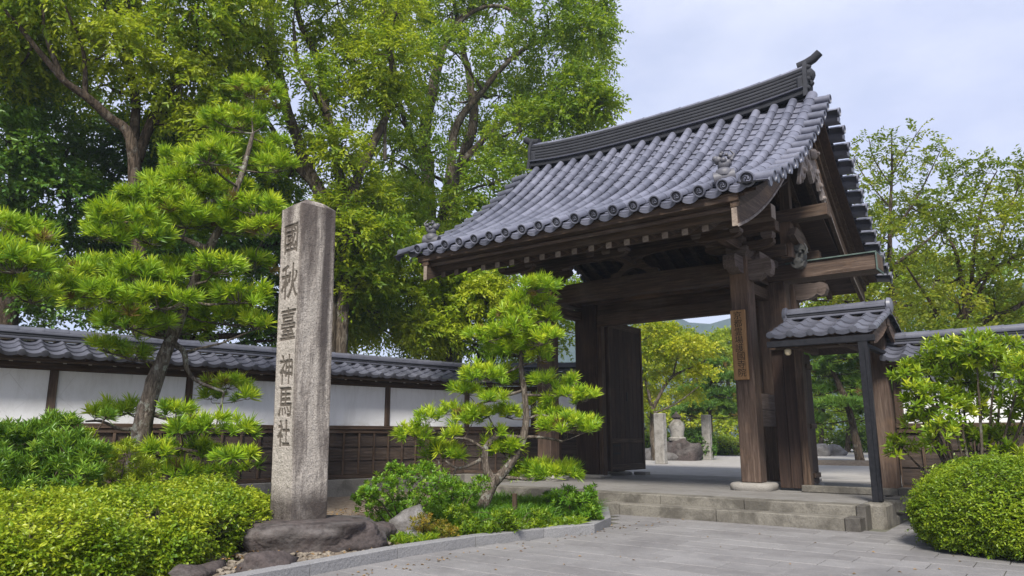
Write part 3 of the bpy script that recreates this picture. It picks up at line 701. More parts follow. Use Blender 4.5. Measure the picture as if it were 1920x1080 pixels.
# rafters, fascia, soffit
RS = .5
def rz(v): return 4.165 + RS * (VM - .0 - abs(v - VM) - 10.2 + 0) if False else 4.235 + RS * ((v if v <= VM else 2 * VM - v) - 10.2)
xs = [-9.28 + .3285 * i for i in range(16)]; xs += [-4.03]
raf = MB(); V0, V1 = 10.02, 12.6
raf.prism([(V0, rz(V0)), (V0, rz(V0) + .115), (V1, rz(V1) + .115), (V1, rz(V1))], -.055, .055, 'u', 0)
raf.box(-.0505, .0505, V0 - .006, V0 - .0005, rz(V0) + .005, rz(V0) + .11, .002, 1)
rme = raf.me('rafter', [W['v'], EG])
raf2 = MB(); raf2.V = [Vector((p.x, 2 * VM - p.y, p.z)) for p in raf.V]; raf2.F = raf.F; raf2.M = raf.M; rme2 = raf2.me('rafter', [W['v'], EG])
for x in xs:
    for me_ in (rme, rme2): link('rafter', me_, gate, False, Matrix.Translation(Vector((x, 0, 0)) - gate.location))
for sg in (0, 1):
    f = (lambda v: v) if not sg else (lambda v: 2 * VM - v)
    def S(name, m, prof, a, b_): MB().prism([(f(p), q) for p, q in prof], a, b_, 'u').build(name, m, gate)
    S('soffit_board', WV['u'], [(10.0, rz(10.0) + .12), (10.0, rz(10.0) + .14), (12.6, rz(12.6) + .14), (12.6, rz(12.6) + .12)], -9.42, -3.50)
    S('fascia', W['u'], [(10.00, 4.245), (9.90, 4.25), (9.86, 4.34), (10.0, 4.36)], -9.46, -3.475)
    S('fascia', W['u'], [(9.87, 4.345), (9.71, 4.30), (9.70, 4.345), (9.72, 4.37), (10.0, 4.40)], -9.46, -3.475)
    S('fascia', W['u'], [(9.74, 4.372), (9.60, 4.40), (9.585, 4.505), (9.80, 4.56), (9.8, 4.40)], -9.55, -3.36)
# curved roof deck under the tiles
vs = [9.62 + i * (VM - 9.62) / 24 for i in range(25)]; vs = vs + [2 * VM - v for v in vs[-2::-1]]
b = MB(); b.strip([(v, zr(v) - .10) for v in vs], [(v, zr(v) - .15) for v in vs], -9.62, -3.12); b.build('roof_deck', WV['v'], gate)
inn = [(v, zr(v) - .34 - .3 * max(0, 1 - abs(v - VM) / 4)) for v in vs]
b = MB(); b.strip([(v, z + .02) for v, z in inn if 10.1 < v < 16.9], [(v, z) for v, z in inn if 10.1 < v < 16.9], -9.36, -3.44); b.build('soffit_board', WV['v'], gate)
for i in range(5):          # rafters seen inside the gable
    x = -3.62 - i * .33; q = [(v, z - .004) for v, z in inn if 10.3 < v < 16.7]
    MB().strip(q, [(v, z - .09) for v, z in q], x - .045, x + .045).build('gable_rafter', W['v'], gate)
for k in range(9):          # boards across them
    v = 11.2 + k * .56; 
# bargeboards
def barge(a, b_, sg, u_lo):
    f = (lambda v: v) if not sg else (lambda v: 2 * VM - v)
    q = [9.62 + i * (VM - .01 - 9.62) / 20 for i in range(21)]
    top = [(f(v), zr(v) - .34) for v in q]; bot = [(f(v), zr(v) - .34 - (.27 + .05 * math.sin(math.pi * (VM - v) / 3.9))) for v in q]
    MB().strip(top, bot, a, b_).build('bargeboard', W2['v'] if u_lo > -5 else W['v'], gate)
    lo = [(v, z - .003) for v, z in bot]; MB().strip([(v, z + .03) for v, z in bot], [(v, z - .012) for v, z in bot], b_ + .001 if u_lo > -5 else a - .013, b_ + .012 if u_lo > -5 else a - .001).build('bargeboard_bead', CARVE, gate)
    for dz, du in ((.20, .05), (.11, .12)):
        t2 = [(f(v), zr(v) - dz + .0) for v in q]; b2 = [(f(v), zr(v) - dz - (.13 if dz > .15 else .085)) for v in q]
        aa, bb = (a - .02, b_ + du) if u_lo > -5 else (a - du, b_ + .02)
        MB().strip(t2, b2, aa, bb).build('verge_board', W['v'], gate)
for sg in (0, 1): barge(-3.47, -3.40, sg, -3.4); barge(-9.40, -9.33, sg, -9.4)
for x0, x1 in ((-3.475, -3.395), (-9.405, -9.325)): B('bargeboard_end', EG, gate, x0, x1, 9.605, 9.617, zr(9.62) - .61, zr(9.62) - .345, .003)
# gegyo: carved pendant under the apex with wings and boss
gz = MB()
pend = [(0, .12), (.16, .05), (.2, -.08), (.13, -.2), (.19, -.3), (.17, -.42), (.07, -.55), (0, -.62)]
gz.prism([(VM + p, 6.35 + q) for p, q in pend] + [(VM - p, 6.35 + q) for p, q in pend[::-1][1:-1]], -3.385, -3.31, 'u')
for s in (-1, 1):
    wing = [(.15, .02), (.35, -.10), (.55, -.32), (.74, -.56), (.9, -.85), (.78, -.83), (.7, -.72), (.62, -.76), (.55, -.6), (.45, -.62), (.38, -.44), (.28, -.42), (.2, -.25)]
    gz.prism([(VM + s * p, 6.33 + q) for p, q in wing], -3.38, -3.33, 'u')
    for (p, q, r) in ((.34, -.28, .07), (.52, -.5, .06), (.70, -.7, .045), (.1, -.33, .075)): gz.lathe([(.01, -3.285), (r * .5, -3.28), (r, -3.31), (r * 1.05, -3.34)], 10, 'x', (0, VM + s * p, 6.33 + q))
gz.lathe([(.02, -3.2), (.06, -3.21), (.1, -3.24), (.115, -3.29), (.08, -3.33)], 8, 'x', (0, VM, 6.28)); gz.lathe([(.02, -3.16), (.035, -3.17), (.04, -3.22)], 6, 'x', (0, VM, 6.28))
gz.build('gable_pendant', CARVE, gate, smooth=40)

# --- roof tiles
def arc_table():
    q = [(9.46 + i * (13.36 - 9.46) / 400) for i in range(401)]; s = [0]
    for a, b_ in zip(q, q[1:]): s.append(s[-1] + math.hypot(b_ - a, zr(b_) - zr(a)))
    return np.array(q), np.array(s)
AV, AS = arc_table(); ARC = AS[-1]
def frame(s, u, side=0, dz=0.0, wid=1.0):
    """frame on the slope at arc length s from the eave; X runs down the slope, Z is the normal"""
    v = float(np.interp(s, AS, AV)); dv = .01; t = Vector((0, -dv, zr(v - dv) - zr(v))).normalized()
    if side: v = 2 * VM - v; t.y = -t.y
    Yv = Vector((1, 0, 0)) if side else Vector((-1, 0, 0)); n = t.cross(Yv)
    if n.z < 0: Yv = -Yv; n = -n
    o = Vector((u, v, zr(v) + lift(u))) + n * dz
    M = Matrix(((t.x, Yv.x, n.x, o.x), (t.y, Yv.y, n.y, o.y), (t.z, Yv.z, n.z, o.z), (0, 0, 0, 1)))
    return Matrix.Translation(-gate.location) @ M
def half_round(L_, r, full=False, disc=False, name='round_tile', n=12):
    b = MB(); rings = [(0, r * .93), (L_ - .03, r), (L_ - .028, r * 1.05), (L_, r * 1.05)]
    V = []; F = []; a0, a1 = (-.15, math.pi + .15)
    if full: a0, a1 = -math.pi * .5 - .3, math.pi * 1.5 - .3
    for x, q in rings:
        for k in range(n + 1):
            a = a0 + (a1 - a0) * k / n; V.append((x, q * math.cos(a), q * math.sin(a)))
    m = n + 1
    for i in range(3): F += [[i * m + k, i * m + k + 1, (i + 1) * m + k + 1, (i + 1) * m + k] for k in range(n)]
    F += [[3 * m + k for k in range(m)]]
    b.add(V, F)
    if disc:
        R_ = r * 1.14
        R_ = r * 1.1; b.lathe([(R_, L_ - .02), (R_, L_ + .022), (R_ * .97, L_ + .026), (R_ * .8, L_ + .026), (R_ * .76, L_ + .008)], 20, 'x'); b.M[-1] = 1; b.lathe([(R_ * .758, L_ + .0085), (R_ * .001, L_ + .0095)], 20, 'x', m=1)
        for k in range(3):      # three comma swirl in relief
            pts = [];
            for i in range(8):
                t = i / 7; a = k * 2.094 + t * 2.6; q = R_ * (.16 + .4 * t); pts.append((L_ + .008, q * math.cos(a), q * math.sin(a)))
            b.tube(pts, [R_ * (.17 - .14 * i / 7) for i in range(8)], 5)
    return b.me(name, [TILE, TILED], smooth=45)
NR = 15; PIT = ARC / NR
t_round = half_round(PIT + .03, .082); t_big = half_round(PIT + .03, .105); t_disc = half_round(PIT * .98, .082, disc=True, name='eave_round_tile', full=False); t_bigd = half_round(PIT * 1.02, .105, disc=True, name='eave_round_tile')
def pan_mesh(L_, wd, lip=.022, sag=.03, name='pan_tile'):
    b = MB(); V = []; n = 6
    for x, dz in ((0, -.012), (L_, .016), (L_, .016 - lip)):
        for k in range(n + 1):
            y = -wd / 2 + wd * k / n; V.append((x, y, sag * (2 * y / wd) ** 2 + dz))
    m = n + 1; F = []
    for i in range(2): F += [[i * m + k, i * m + k + 1, (i + 1) * m + k + 1, (i + 1) * m + k] for k in range(n)]
    return b.add(V, F).me(name, TILE, smooth=30)
NP = 19; PP = ARC / NP; t_pan = pan_mesh(PP + .02, .27)
cols = [-9.43 + .3475 * i for i in range(19)]
for i, u in enumerate(cols):
    big = i == 18
    for j in range(NR):
        s = (j + 1) * PIT
        if j == 0:
            M = frame(s - .0, u, 0, .0); link('eave_round_tile', t_bigd if big else t_disc, gate, False, M)
        else:
            me_ = t_big if big else t_round
            link('round_tile', me_, gate, False, frame(s, u, 0, .0) @ Matrix.Rotation(rr.uniform(-.006, .006), 4, 'Z'))
cnt = 0
def join(meshes_mats, name, mat, parent=gate, kind='stuff'):
    bm = bmesh.new()
    for me_, M in meshes_mats:
        k = len(bm.verts); bm.from_mesh(me_); bm.verts.ensure_lookup_table()
        bmesh.ops.transform(bm, matrix=M, verts=bm.verts[k:])
    o_ = bpy.data.meshes.new(name); bm.to_mesh(o_); bm.free(); o_.materials.append(mat)
    o_.polygons.foreach_set('use_smooth', [True] * len(o_.polygons)); o_.set_sharp_from_angle(angle=R(40))
    o = link(name, o_, parent, False); 
    if kind: o['kind'] = kind
    return o
rest = []
for i in range(17, -1, -1):
    u = cols[i] + .174
    for j in range(1, NP):
        M = frame((j + 1) * PP, u, 0, -.055)
        if cnt < 300: link('pan_tile', t_pan, gate, False, M); cnt += 1
        else: rest.append((t_pan, M))
join(rest, 'pan_tile', TILE)
# layered eave pan tiles with crescent lips
em = MB()
for dx, r_, dz in ((0, .15, 0), (.035, .15, -.035)):
    V = []; n = 8
    for x in (-.2 + dx, .03 + dx):
        for k in range(n + 1):
            y = -.125 + .25 * k / n; V.append((x, y, .035 * (y / .15) ** 2 + dz - .02))
    for k in range(n + 1):
        y = -.125 + .25 * k / n; V.append((.034 + dx, y, .035 * (y / .15) ** 2 + dz - .02 - .045 * (1 - (y / .16) ** 2) - .012))
    for k in range(n + 1):
        y = -.125 + .25 * k / n; V.append((.0 + dx, y, .035 * (y / .15) ** 2 + dz - .02 - .045 * (1 - (y / .16) ** 2) - .012))
    m = n + 1; F = []
    for i in range(3): F += [[i * m + k, i * m + k + 1, (i + 1) * m + k + 1, (i + 1) * m + k] for k in range(n)]
    em.add(V, F)
t_eave = em.me('eave_pan_tile', TILE, smooth=35)
for i in range(18): link('eave_pan_tile', t_eave, gate, False, frame(.105, cols[i] + .174, 0, -.045))
link('eave_pan_tile', t_eave, gate, False, frame(.105, cols[0] - .174, 0, -.045))
# verge tiles laid across both gable edges
vt = MB(); Lg = .42
V = []; F = []; n = 12; rings = [(0, .068), (.19, .07), (.192, .075), (.40, .076), (.402, .082), (.43, .082)]
for x, q in rings:
    for k in range(n + 1):
        a = -.4 + (math.pi + .8) * k / n; V.append((q * math.cos(a), x, q * math.sin(a)))
m = n + 1
for i in range(5): F += [[i * m + k, i * m + k + 1, (i + 1) * m + k + 1, (i + 1) * m + k] for k in range(n)]
F += [[5 * m + k for k in range(m)]]
vt.add(V, F); vt.lathe([(.084, .425), (.084, .45), (.066, .452), (.062, .437)], 16, 'y')
vt.prism([(.06, -.02), (.145, .0), (.19, -.05), (.17, -.11), (.12, -.135), (.07, -.1)], .405, .43, 'v')
for i in range(5):   # curved pan piece beside it
    a = i
V = []; F = []
for y in (.0, .43):
    for k in range(6): x = .06 + .19 * k / 5; V.append((x, y, -.045 + .03 * ((k - 2.5) / 2.5) ** 2))
F = [[k, k + 1, 6 + k + 1, 6 + k] for k in range(5)]; vt.add(V, F)
t_verge = vt.me('verge_tile', TILE, smooth=40)
NV = 13; PV = ARC / NV
mirror = []
for side in (0, 1):
    for ue, sx in ((-3.27, 1), (-9.53, -1)):
        for j in range(NV):
            M0 = frame((j + .25) * PV, ue, side, .0); t = Vector((M0[0][0], M0[1][0], M0[2][0])); n_ = Vector((M0[0][2], M0[1][2], M0[2][2]))
            Y = Vector((sx, 0, -.10)).normalized(); n2 = (n_ - Y * n_.dot(Y)).normalized(); X = Y.cross(n2)
            if X.z > 0: X = -X       # X runs down the slope
            o = Vector((M0[0][3], M0[1][3], M0[2][3])) + n_ * .005
            M = Matrix(((X.x, Y.x, n2.x, o.x), (X.y, Y.y, n2.y, o.y), (X.z, Y.z, n2.z, o.z), (0, 0, 0, 1)))
            if sx == 1: link('verge_tile', t_verge, gate, False, M)
            else: mirror.append((t_verge, M))
join(mirror, 'verge_tile', TILE)
back = []
for u in cols:
    for j in range(NR): back.append((t_round, frame((j + 1) * PIT, u, 1, 0)))
join(back, 'round_tile', TILE)
b = MB(); vb = [2 * VM - v for v in vs[:25]]
b.strip([(v, zr(v) - .03) for v in vb], [(v, zr(v) - .095) for v in vb], -9.6, -3.2); b.build('pan_tile_bed', TILE, gate)
b = MB(); b.strip([(v, zr(v) - .075) for v in vs[:25]], [(v, zr(v) - .097) for v in vs[:25]], -9.6, -3.2); b.build('pan_tile_bed', TILED, gate)
# ridge: courses of flat tiles with a round cap
def rl(u): return .16 * abs((u - GU) / 3.3) ** 3 - .0
def ridge_course(z0, z1, hw, m=None, name='ridge_course', a=-9.58, b_=-3.30):
    b = MB(); n = 24
    for s in range(n):
        u0 = a + (b_ - a) * s / n; u1 = a + (b_ - a) * (s + 1) / n; c = .006
        if s == 0: base = len(b.V)
    V = []; F = []
    for s in range(n + 1):
        u = a + (b_ - a) * s / n; l = rl(u)
        V += [(u, VM - hw, z0 + l), (u, VM - hw - .006, (z0 + z1) / 2 + l), (u, VM - hw + .004, z1 + l), (u, VM + hw - .004, z1 + l), (u, VM + hw, z0 + l)]
    for s in range(n):
        o = s * 5; F += [[o + k, o + (k + 1) % 5, o + 5 + (k + 1) % 5, o + 5 + k] for k in range(5)]
    F += [[0, 1, 2, 3, 4], [n * 5 + k for k in range(5)]]
    MB().add(V, F).build(name, m or TILED, gate)
ridge_course(7.30, 7.40, .20); ridge_course(7.405, 7.425, .25, TILE); 
for k in range(6): ridge_course(7.43 + k * .072, 7.43 + k * .072 + .05, .185 - .008 * k, TILED); ridge_course(7.482 + k * .072, 7.498 + k * .072, .165 - .008 * k, TILED)
# joint line of tiles below the ridge (small half discs)
b = MB(); V = []
cap = half_round(.42, .085, name='ridge_cap_tile')
for s in range(15):
    u0 = -3.30 - s * .42; l0 = rl(u0); l1 = rl(u0 - .42); ang = math.atan2(l1 - l0, .42)
    M = Matrix.Translation(Vector((u0 - .42, VM, 7.86 + l1)) - gate.location) @ Matrix.Rotation(math.atan2(-(l0 - l1), .42), 4, 'Y')
    link('ridge_cap_tile', cap, gate, False, M)
def oni(u, sx):
    o = MB(); pl = [(-.17, 7.28), (-.27, 7.22), (-.25, 7.34), (-.2, 7.48), (-.22, 7.62), (-.19, 7.8), (-.13, 7.95), (0, 8.03)]
    o.prism([(VM + p, q + rl(u)) for p, q in pl] + [(VM - p, q + rl(u)) for p, q in pl[::-1][1:]], u, u + sx * .07, 'u')
    for (p, q, r_) in ((0, 7.72, .12), (-.1, 7.85, .045), (.1, 7.85, .045), (-.12, 7.6, .05), (.12, 7.6, .05), (0, 7.56, .07), (0, 7.9, .05), (-.16, 7.4, .05), (.16, 7.4, .05)):
        o.lathe([(r_ * 1.1, u + sx * .06), (r_, u + sx * (.07 + r_ * .5)), (r_ * .4, u + sx * (.08 + r_ * .8))], 10, 'x', (0, VM + p, q + rl(u)))
    o.box(min(u - sx * .12, u), max(u - sx * .12, u), VM - .215, VM + .215, 7.38 + rl(u), 7.66 + rl(u), .03)
    return o.build('ridge_end_ornament', TILED, gate, smooth=35)
oni(-3.30, 1); oni(-9.58, -1)
for u, sx in ((-3.42, 1), (-9.46, -1)):
    z0 = 7.99 + rl(u); pts = [(u, VM, z0 - .03), (u + sx * .16, VM, z0 + .0), (u + sx * .29, VM, z0 + .05), (u + sx * .41, VM, z0 + .14)]
    MB().tube(pts, [.085, .085, .082, .076], 14).build('ridge_finial', TILED, gate, smooth=45)
# guardian figures on the eave corners
def guardian(u, v, rzz):
    z = zr(v) + lift(u) + .06; root_loc = gate.location; b = MB()
    b.tube([(-.17, 0, .0), (.17, 0, .05)], [.12, .125], 14)
    b.lathe([(.14, .04), (.155, .1), (.13, .15), (.085, .18)], 14, 'z')
    for (x, y, zz, r_) in ((0, 0, .24, .1), (-.08, 0, .33, .08), (-.13, 0, .36, .055), (.06, 0, .27, .07), (.1, .02, .38, .045), (-.04, .06, .40, .035), (-.04, -.06, .40, .035), (.13, -.02, .32, .035), (0, .08, .3, .05), (0, -.08, .3, .05), (.05, 0, .42, .03), (-.02, 0, .45, .035)):
        V, F = ICO[2]; P = [(x + q[0] * r_ * (1 + .25 * mnoise.noise(Vector(q) * 3 + Vector((x * 30, y, zz)))), y + q[1] * r_, zz + q[2] * r_ * (1 + .3 * mnoise.noise(Vector(q) * 4))) for q in V]; b.add(P, F)
    b.tube([(.1, 0, .3), (.17, .02, .42), (.1, 0, .5)], [.03, .025, .01], 6); b.tube([(-.05, .05, .4), (-.02, .1, .47)], [.02, .005], 5); b.tube([(-.05, -.05, .4), (-.02, -.1, .47)], [.02, .005], 5)
    M = Matrix.Translation(Vector((u, v, z)) - root_loc) @ Matrix.Rotation(rzz, 4, 'Z') @ Matrix.Scale(.88, 4)
    b.build('guardian_figure', tilemat_g, gate, smooth=50, mat=M, baked=False)
tilemat_g = tilemat('dark_figure_tile', (.07, .07, .08), (.1, .1, .12), .5)
guardian(-3.62, 9.82, R(20)); guardian(-9.35, 9.75, R(200))
# name board on the post
pq = tag(empty('name_plaque', (-4.46, 12.36, 2.1)), 'tall honey-coloured wooden name board with worn brush lettering on the front post', 'plaque')
B('board', PLQ, pq, -4.60, -4.34, 12.345, 12.395, 2.12, 3.33, .008)
def text_mesh(ch, size, depth=0.0):
    c = bpy.data.curves.new('glyph', 'FONT'); c.body = ch; c.size = size; c.extrude = depth; c.align_x = 'CENTER'
    o = bpy.data.objects.new('glyph', c); COL.objects.link(o); dg = bpy.context.evaluated_depsgraph_get(); dg.update()
    me = bpy.data.meshes.new_from_object(o.evaluated_get(dg)); bpy.data.objects.remove(o); return me
bm = bmesh.new()
for i, ch in enumerate('京都霊場護國寺院'):
    me_ = text_mesh(ch, .15, .0015); k = len(bm.verts); bm.from_mesh(me_); bm.verts.ensure_lookup_table()
    bmesh.ops.transform(bm, matrix=Matrix.Translation((-4.47 + (.02 if i > 4 else 0), 12.3435, 3.18 - i * .142)) @ Matrix.Rotation(R(90), 4, 'X'), verts=bm.verts[k:])
me_ = bpy.data.meshes.new('lettering'); bm.to_mesh(me_); bm.free(); me_.materials.append(INK); link('lettering', me_, pq)

# ------------------------------------------------------------------ tiled boundary walls
def s_tile(L_, wd, eave=False):
    b = MB(); n = 12; V = []; F = []
    def pz(y):
        t = y / wd
        return .042 * math.sin(math.pi * min(t / .36, 1)) if t < .36 else -.022 * math.sin(math.pi * (t - .36) / .64)
    ys = [wd * 1.06 * k / n for k in range(n + 1)]; lp = .055 if eave else .02
    for x, dz in ((0, -.010), (L_, .014), (L_ + .003, .014 - lp), (L_ - .015, .014 - lp)):
        for y in ys: V.append((x, y, pz(min(y, wd * .999)) + dz if y < wd else .012 + dz))
    m = n + 1
    for i in range(3): F += [[i * m + k, i * m + k + 1, (i + 1) * m + k + 1, (i + 1) * m + k] for k in range(n)]
    b.add(V, F)
    if eave: b.lathe([(.052, L_ - .02), (.052, L_ + .014), (.04, L_ + .016)], 14, 'x', (0, wd * .18, .006))
    return b.me('eave_tile' if eave else 'roof_tile', TILEW, smooth=38)
def small_roof(root, x0, x1, yr, zr_, ye, ze, rows, pitch, base_m=None, loc=(0, 0, 0), caps=True, both=False, hip=False, verge=False):
    """pantile roof; ridge at y=yr, front eave at y=ye (< yr), local axes of root"""
    L_ = math.hypot(yr - ye, zr_ - ze); ex = L_ / rows; ta = s_tile(ex + .03, pitch); te = s_tile(ex + .02, pitch, True)
    T0 = Matrix.Translation(-Vector(loc))
    n = int(round((x1 - x0) / pitch)); pitch_ = (x1 - x0) / n
    for side in ((0, 1) if both else (0,)):
        sg = -1 if side == 0 else 1
        d = Vector((0, sg * (yr - ye), ze - zr_)).normalized(); Y = Vector((1, 0, 0)); nn = d.cross(Y)
        if nn.z < 0: Y = -Y; nn = -nn
        for c in range(n):
            for r in range(rows):
                s = r * ex; o = Vector((x0 + c * pitch_ + (pitch_ if Y.x < 0 else 0), yr, zr_)) + d * s + nn * .03 + Vector((rr.uniform(-.003, .003), 0, rr.uniform(-.003, .003)))
                M = Matrix(((d.x, Y.x, nn.x, o.x), (d.y, Y.y, nn.y, o.y), (d.z, Y.z, nn.z, o.z), (0, 0, 0, 1)))
                link('eave_tile' if r == rows - 1 else 'roof_tile', te if r == rows - 1 else ta, root, False, T0 @ M)
    b = MB(); b.prism([(yr, zr_ + .005), (ye + .03, ze + .005), (ye + .03, ze - .03), (yr, zr_ - .04), (2 * yr - ye - .03, ze - .03), (2 * yr - ye - .03, ze + .005)], x0 + .01, x1 - .01, 'u')
    b.V = [p - Vector(loc) for p in b.V]; b.build('roof_board', W['u'], root, baked=False)
    # ridge
    for k, (h, hw, mt) in enumerate(((.035, .115, TILEW), (.04, .10, TILED), (.035, .115, TILEW))):
        z = zr_ + .02 + k * .042; b = MB(); b.box(x0, x1, yr - hw, yr + hw, z, z + h, .006); b.V = [p - Vector(loc) for p in b.V]; b.build('ridge_course', mt, root, baked=False)
    cl = .33; nn_ = int(round((x1 - x0) / cl)); cl = (x1 - x0) / nn_
    cm = half_round(cl, .075, name='ridge_cap_tile'); cm.materials[0] = TILEW; cm.materials.pop(index=1)
    for k in range(nn_): link('ridge_cap_tile', cm, root, False, T0 @ Matrix.Translation((x0 + k * cl, yr, zr_ + .145)))
def wall(label, P0, P1, z0=0.0, posts=(), x_off=0.0, rafter=True, roof_ends=(0, 0), back_roof=False, first=0.0, base_z=-.05, hz=0.0, pitch=.285):
    P0, P1 = Vector((*P0, 0)), Vector((*P1, 0)); d = P1 - P0; Lw = d.length; rz_ = math.atan2(d.y, d.x)
    root = tag(empty('boundary_wall', (P0.x, P0.y, 0), rz_), label, 'wall')
    Q = lambda nm, m, *a, **k: B(nm, m, root, *a, baked=False, **k)
    Q('stone_base', BASEST, 0, Lw, -.16, .16, base_z, .36, c=.015)
    Q('sill_beam', W['u'], 0, Lw, -.125, .1, .365, .44)
    Q('wall_core', WV['u'], 0.01, Lw - .01, -.06, .06, .36, 2.2)
    ps = sorted(posts); edges = [0] + ps + [Lw]
    for x in ps: Q('post', W['z'], x - .055, x + .055, -.118, -.0605, 1.372, 2.16)
    for a, b in zip(edges, edges[1:]):
        a2, b2 = (a + .058 if a in ps else a + .002), (b - .058 if b in ps else b - .002)
        if b2 - a2 < .05: continue
        Q('plaster_panel', PLAS, a2, b2, -.085, -.061, 1.372, 2.155, c=.003)
    Q('dado_rail', W['u'], 0, Lw, -.15, -.06, 1.30, 1.37); Q('dado_rail', W['u'], 0, Lw, -.128, -.061, 1.225, 1.298)
    Q('top_plate', W['u'], 0, Lw, -.14, .1, 2.16, 2.26); 
    # planks with battens
    nb = max(1, int(round(Lw / 1.02))); bw = Lw / nb
    for k in range(nb):
        for r in range(3):
            z = .445 + r * .262; b = MB()
            b.prism([(-.0615, z), (-.106, z + .002), (-.085, z + .259), (-.0615, z + .259)], k * bw + .003, (k + 1) * bw - .003, 'u'); b.build('plank', WP['u'], root, baked=False)
    nbt = int(round(Lw / .34))
    for k in range(nbt + 1):
        x = k * Lw / nbt; Q('batten', W['z'], max(0, x - .02), min(Lw, x + .02), -.135, -.107, .441, 1.224, c=.004)
    # eave
    if rafter:
        nr = int(round(Lw / .335))
        for k in range(nr):
            x = (k + .5) * Lw / nr; b = MB(); b.prism([(-.38, 2.235), (-.38, 2.29), (0, 2.46), (0, 2.38)], x - .025, x + .025, 'u', 0); b.box(x - .024, x + .024, -.3865, -.3805, 2.238, 2.288, .001, 1)
            b.build('rafter', [W['v'], CREAM], root, baked=False)
    Q('eave_board', W['u'], 0, Lw, -.46, -.40, 2.25, 2.30)
    small_roof(root, -roof_ends[0], Lw + roof_ends[1], 0, 2.58, -.52, 2.34, 3, pitch, both=back_roof)
    if not back_roof: pass
    return root
CREAM = simple('painted_rafter_end', (.5, .48, .44), .8, (.36, .34, .3), 20)
dW = Vector((.172, .985)).normalized(); O = Vector((-11.5, 9.4))
A0, A1 = O + dW * -8.0, O + dW * 3.20
wall('long white plaster wall with dark plank dado and grey tiled coping behind the pines', A0, A1, posts=[8 + t for t in (-6.82, -4.84, -2.84, -.84, 1.13)] )
wall('short white plaster wall angled from the long wall to the left door pillar', A1 + Vector((.03, .03)), (-8.80, 13.93), posts=[.06, 1.55])
wall('white plaster wall with plank dado behind the loose leafy shrub', (-2.24, 12.95), (3.2, 12.95), posts=[.06, 2.0, 4.0], roof_ends=(.06, 0))

# ------------------------------------------------------------------ side gate
sg = tag(empty('side_gate', (-3.0, 12.8, .29)), 'small roofed side doorway with a black steel prop between gate and wall', 'side gate')
Sg = lambda nm, m, *a, **k: B(nm, m, sg, *a, **k)
Sg('gate_post', W2['z'], -2.50, -2.26, 12.66, 12.92, .30, 2.98, c=.012)
Sg('gate_post', W['z'], -3.66, -3.54, 12.66, 12.84, .30, 2.62)
Sg('wall_board', WV['z'], -4.055, -3.87, 13.0 - .28, 12.80, .33, 2.62); Sg('wall_board', WV['z'], -3.865, -3.665, 12.72, 12.80, .33, 2.62)
Sg('lintel', W['u'], -4.05, -2.5, 12.64, 12.86, 2.62, 2.83)
Sg('lintel', WV['u'], -4.05, -2.5, 12.68, 12.82, 2.835, 3.0)
Sg('threshold', STEP, -3.66, -2.26, 12.52, 12.655, .292, .40, c=.01)
Sg('threshold', STEP, -2.255, -2.10, 12.55, 12.80, .292, .41, c=.01)
dl = Sg('door_leaf', WV['z'], -3.60, -3.555, 12.87, 13.22, .40, 2.55)
for z in (.5, 1.3, 2.3): B('door_rail', W['v'], dl, -3.553, -3.52, 12.88, 13.21, z, z + .08)
Sg('gate_post', W['z'], -3.98, -3.83, 13.95, 14.09, .36, 2.6); pedestal(-3.9, 14.02, .17, .14, .07, 30)
# roof
small_roof(sg, -3.62, -2.13, 12.38, 3.04, 11.2, 2.66, 4, .30, loc=(-3.0, 12.8, .29), both=True)
for x, sx in ((-2.13, 1), (-3.62, -1)):
    b = MB(); b.lathe([(.10, x), (.13, x + sx * .02), (.12, x + sx * .07), (.07, x + sx * .09)], 14, 'x', (0, 12.38, 3.16)); b.box(min(x, x + sx * .06), max(x, x + sx * .06), 12.27, 12.49, 3.02, 3.14, .01)
    b.build('ridge_end_ornament', TILEW, sg, smooth=40)
bt = half_round(.26, .055, name='verge_tile'); bt.materials[0] = TILEW; bt.materials.pop(index=1)
for side in (0, 1):
    for k in range(5):
        sg_ = -1 if side == 0 else 1; d = Vector((0, sg_ * 1.18, -.38)).normalized(); o = Vector((-2.12, 12.38, 3.06)) + d * (.06 + k * .24) ; n_ = Vector((1, 0, 0)).cross(d); Y = Vector((1, 0, 0)) * (-1 if n_.z > 0 else 1); n_ = d.cross(Y)
        M = Matrix(((d.x, Y.x, n_.x, o.x), (d.y, Y.y, n_.y, o.y), (d.z, Y.z, n_.z, o.z), (0, 0, 0, 1)))
        link('verge_tile', bt, sg, False, Matrix.Translation(-Vector((-3.0, 12.8, .29))) @ M)
for s_ in (-1, 1):
    b = MB(); y1 = 12.38 + s_ * 1.12
    b.prism([(12.38, 2.98), (y1, 2.62), (y1, 2.47), (12.38 + s_ * .9, 2.50), (12.38 + s_ * .4, 2.66), (12.38, 2.84)], -2.19, -2.14, 'u'); b.build('bargeboard', W2['v'], sg)
    b = MB(); b.prism([(12.38, 2.98), (y1, 2.62), (y1, 2.57), (12.38, 2.92)], -3.60, -2.2, 'u'); b.build('roof_soffit', WV['v'], sg)
Sg('roof_purlin', W['u'], -3.6, -2.12, 12.28, 12.46, 2.84, 2.96); Sg('roof_purlin', W['u'], -3.6, -2.18, 11.5, 11.6, 2.50, 2.58)
for x in (-3.3, -2.6): Sg('tie_beam', W['v'], x - .05, x + .05, 11.35, 12.635, 2.5, 2.6)
